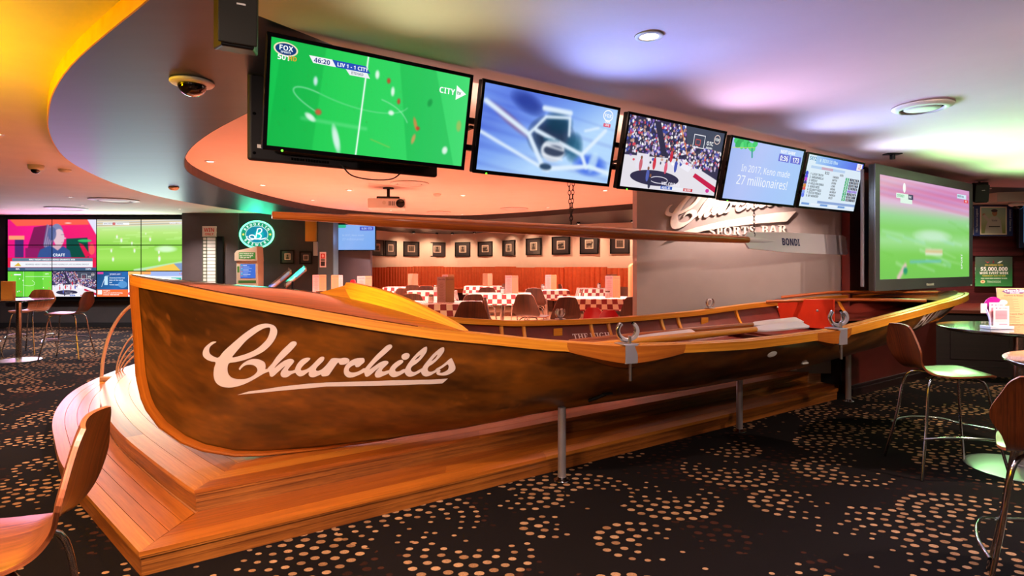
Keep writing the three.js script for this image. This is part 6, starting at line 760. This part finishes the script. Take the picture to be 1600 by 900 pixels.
{ const t = thing('brochure_rack', 'slanted clear brochure rack on a black post', 'rack', [-4.95, DF, 12.75]); part('post', cyl(0.03, 0.03, 0.95, 0.1, 0.48, 0, 12), M.black, t); part('foot', cyl(0.18, 0.2, 0.02, 0.1, 0.012, 0), M.black, t); for (const [x, y, z] of [[-0.12, 0.98, 0.12], [0.14, 1.04, -0.08]]) { const q = new THREE.Matrix4().makeTranslation(x, y, z).multiply(new THREE.Matrix4().makeRotationZ(R(40))).multiply(new THREE.Matrix4().makeRotationX(R(34))), at = (g) => g.applyMatrix4(q); const r = part('tray', at(rbox(0.6, 0.012, 0.2, 0, 0, 0, 0.004)), M.plyEdge, t); part('leaflet', at(rbox(0.26, 0.012, 0.16, -0.14, 0.014, 0, 0.002)), menuMats[0], r); part('leaflet', at(rbox(0.24, 0.012, 0.16, 0.13, 0.014, 0, 0.002)), std({ color: 0x6a74a0, roughness: 0.5 }), r); part('clear_cover', at(rbox(0.6, 0.006, 0.2, 0, 0.05, 0, 0.002)), M.glassy, r); part('end_block', at(rbox(0.012, 0.1, 0.2, 0.3, 0.04, 0, 0.003)), M.glassy, r); } }
frame(-5.48, 1.78, 14.07, 0, 0.34, 0, 'small dark framed photo left of a pair near the kiosk', 'pair of framed photos on the dark wall'); frame(-5.03, 1.76, 14.07, 0, 0.31, 1, 'small dark framed photo right of a pair near the pillar', 'pair of framed photos on the dark wall');
solo('notice', rbox(0.15, 0.36, 0.012, -4.46, 1.71, -13.585, 0.002), print(canvasTex(80, 190, (g, W, H) => { g.fillStyle = '#e8e4e8'; g.fillRect(0, 0, W, H); g.fillStyle = '#d8403a'; g.fillRect(14, 20, 52, 60); T(g, '0', 40, 50, 50, '#fff', 'bold', 'sans-serif', 'center'); g.fillStyle = '#777'; g.fillRect(14, 84, 52, 30); g.fillStyle = '#2a2a30'; g.fillRect(14, 118, 52, 56); })), 'white notice with red and black blocks on the pillar', 'sign');
{ const t = thing('light_box', 'plain yellow box high on the wall beside the pillar', 'sign', [-4.84, 2.16, 14.05]); part('box', rbox(0.26, 0.52, 0.1, -0.06, 0.26, 0, 0.01), std({ color: 0xe0a83a, roughness: 0.5 }), t); part('lower_panel', rbox(0.1, 0.34, 0.06, 0.05, -0.18, 0, 0.008), M.white, t); }
// bent rods standing on the lower step behind the bow
M.rod = std({ map: wood([186, 138, 100], [150, 102, 68], 171, [0.6, 0.1], 0.6), roughness: 0.5 });
{ const t = thing('bent_rod_screen', 'fan of bent timber rods standing on the step behind the bow', 'railing', [-5.15, 0.133, 7.25]); const arc = (r, h, x0, lean) => { const p = []; for (let i = 0; i <= 16; i++) { const a = Math.PI * (1 - i / 16); p.push([x0 + r + Math.cos(a) * r, Math.sin(a) ** 0.8 * h, lean * Math.sin(a)]); } return p; }; part('hoop', tube(arc(0.62, 1.05, -0.02, -0.1), 0.02, 40, 8), M.rod, t); part('socket', rbox(0.14, 0.05, 0.08, 0.05, 0.03, 0, 0.01), M.rod, t);
  [0.62, 0.52, 0.44, 0.37].forEach((h, i) => part('rod', tube([[0.17 + i * 0.015, 0, 0.02], [0.2 + i * 0.02, h * 0.45, 0.0], [0.34 + i * 0.02, h * 0.9, -0.05], [0.6, h * 1.1, -0.1], [0.9, h * 0.9, -0.1], [1.02, 0, 0]], 0.009, 30, 6), M.rod, t)); }
// ---------------------------------------------------------------- right: pictures, posters, table cards
{ const t = thing('player_picture', 'blue bordered picture of a ball player in grey kit', 'picture', [8.05, 2.33, 9.66]); part('board', rbox(0.66, 0.52, 0.02, 0, 0, 0.02, 0.01), print(canvasTex(660, 520, (g, W, H) => { g.fillStyle = '#24356e'; g.fillRect(0, 0, W, H); g.save(); g.translate(50, H - 60); g.rotate(-Math.PI / 2); T(g, 'The Famous Legend', 0, 0, 42, '#e8e4ee', 'normal', 'serif'); g.restore(); g.save(); g.translate(612, 70); g.rotate(Math.PI / 2); T(g, 'Saluted Three Run', 0, 0, 42, '#e8e4ee', 'normal', 'serif'); g.restore(); g.fillStyle = '#efe2c8'; g.fillRect(104, 24, 450, 472); g.fillStyle = lin(g, 0, 40, 0, 480, ['#9cc0b0', '#a8b890', '#7e8e4c']); g.fillRect(124, 44, 410, 432); poly(g, [[180, 476], [200, 360], [240, 250], [290, 190], [390, 190], [450, 250], [470, 380], [480, 476]], '#b8b4aa'); blob(g, 350, 130, 44, 54, '#a8785c'); blob(g, 345, 92, 54, 26, '#3a3440'); blob(g, 170, 160, 26, 22, '#a8785c'); streak(g, 180, 180, 250, 260, 36, '#b8b4aa', 3); g.fillStyle = '#2c2830'; g.fillRect(250, 350, 190, 18); T(g, 'TEAM', 345, 260, 36, '#4a4a58', 'bold', 'sans-serif', 'center'); })), t); }
{ const t = thing('poster', 'green poster reading $5,000,000 won every week', 'poster', [8.06, 1.48, 9.65]); part('sheet', rbox(0.62, 0.5, 0.012, 0, 0, 0.012, 0.004), print(canvasTex(620, 500, (g, W, H) => { g.fillStyle = lin(g, 0, 0, 0, H, ['#4a5650', '#3f5a44', '#2f7a40', '#3f9a50']); g.fillRect(0, 0, W, H); poly(g, [[150, 60], [190, 90], [240, 84], [200, 110]], '#c83a4a'); poly(g, [[300, 50], [320, 110], [280, 110]], '#7a2a30'); poly(g, [[360, 110], [400, 80], [460, 70], [410, 112]], '#dde6dd'); T(g, 'ON AVERAGE WITH', W / 2, 142, 34, '#e6cc48', 'bold', 'sans-serif', 'center'); T(g, '$5,000,000', W / 2, 208, 92, '#fff', 'bold', 'sans-serif', 'center'); T(g, 'WON EVERY WEEK', W / 2, 276, 56, '#fff', 'bold', 'sans-serif', 'center'); T(g, 'SOMEBODY HAS TO WIN', W / 2, 322, 34, '#e0cc58', 'bold', 'sans-serif', 'center'); T(g, 'PICK YOUR OWN NUMBERS TO WIN', W / 2, 366, 26, '#f0fff0', 'bold', 'sans-serif', 'center'); blob(g, 122, 420, 40, 28, '#f0d8a0'); blob(g, 122, 420, 16, 12, '#c85a3a'); T(g, 'TRACKSIDE', 190, 422, 48, '#dff4df', 'normal', 'sans-serif'); })), t); }
{ const t = tv('television', 'wall television with dark blue frame cut by the right edge', 1.3, 0.82, canvasTex(300, 190, (g, W, H) => { g.fillStyle = lin(g, 0, 0, W, H, ['#2a6aa8', '#8ac8e8', '#3a78c0']); g.fillRect(0, 0, W, H); }), 0.9, [0x7ab0e8, 1.2], { bezel: 0.07, frame: std({ color: 0x1a2440, roughness: 0.4 }) }); t.position.copy(P3(9.02, 2.28, 9.5)); part('wall_mount', rbox(0.4, 0.4, 0.12, 0, 0, -0.1, 0.01), M.black, t); }
{ const top = 1.106;
  const t = thing('card_holder', 'clear card holder with pink forms and a round purple sign', 'sign', [3.72, top, 4.42], R(2)); part('tray', rbox(0.19, 0.025, 0.1, 0, 0.0125, 0, 0.006), phys({ color: 0xe8ecfa, roughness: 0.1, transmission: 0.5 }), t); part('purple_sign', cyl(0.078, 0.078, 0.004, 0, 0, 0, 40).rotateX(Math.PI / 2).translate(0, 0.165, -0.03), std({ color: 0xa4148c, roughness: 0.35 }), t); part('white_sign', rbox(0.05, 0.075, 0.004, -0.085, 0.155, -0.02, 0.003), M.white, t); part('oval_tag', cyl(0.032, 0.032, 0.004, 0, 0, 0, 24).rotateX(Math.PI / 2).scale(1, 0.62, 1).translate(0.07, 0.2, -0.02), M.white, t);
  const form = canvasTex(140, 220, (g, W, H) => { g.fillStyle = '#f2d4dc'; g.fillRect(0, 0, W, H); poly(g, [[20, 16], [40, 24], [20, 32]], '#7a2a80'); T(g, 'BETTING', 50, 25, 18, '#5a3a6a'); g.fillStyle = '#e89aaa'; g.fillRect(18, 50, 104, 100); for (let i = 0; i < 11; i++) { g.fillStyle = '#c86a80'; g.fillRect(18, 58 + i * 13, 104, 2); } g.fillStyle = '#e05a78'; g.fillRect(50, 200, 74, 8); }); const fm = print(form, 0.5); part('form', rbox(0.125, 0.17, 0.003, 0.012, 0.115, -0.012, 0.001), fm, t); part('form', rbox(0.125, 0.15, 0.003, 0.022, 0.1, 0.014, 0.001), fm, t); part('pen', tube([[-0.075, 0.02, 0.03], [-0.078, 0.09, 0.02], [-0.082, 0.15, 0.0]], 0.006, 10, 8), std({ color: 0xc8ccee, roughness: 0.2 }), t); part('clear_front', rbox(0.17, 0.13, 0.002, 0, 0.08, 0.03, 0.001), M.glassy, t);
  const m = thing('menu_card', 'large tan printed menu board standing on the right bar table', 'menu', [4.17, top, 4.72], R(-4)); part('card_face', rbox(0.34, 0.3, 0.006, 0, 0.15, 0, 0.002).rotateX(R(-6)), print(canvasTex(340, 300, (g, W, H) => { g.fillStyle = '#c9936a'; g.fillRect(0, 0, W, H); poly(g, [[40, 28], [80, 10], [200, 8], [236, 26], [200, 46], [80, 48]], '#5a3a6a'); T(g, 'Churchills', 140, 22, 30, '#e8d8e8', 'bold', 'serif', 'center'); T(g, 'SPORTS BAR', 140, 40, 13, '#e8d8e8', 'bold', 'sans-serif', 'center'); T(g, 'Starters & Mains', 130, 62, 18, '#4a2a28', 'bold', 'serif', 'center'); g.fillStyle = '#6a4434'; for (let i = 0; i < 12; i++) g.fillRect(30, 80 + i * 10, 90 + (i * 41) % 80, 2); T(g, '* Lunch Plus *', 140, 214, 17, '#4a2420', 'bold', 'serif', 'center'); for (let i = 0; i < 6; i++) g.fillRect(50, 232 + i * 10, 80 + (i * 31) % 60, 2); }), 0.6), m); part('foot', rbox(0.3, 0.012, 0.08, 0, 0.006, 0, 0.004), M.glassy, m); }
renderer.render(scene, camera);
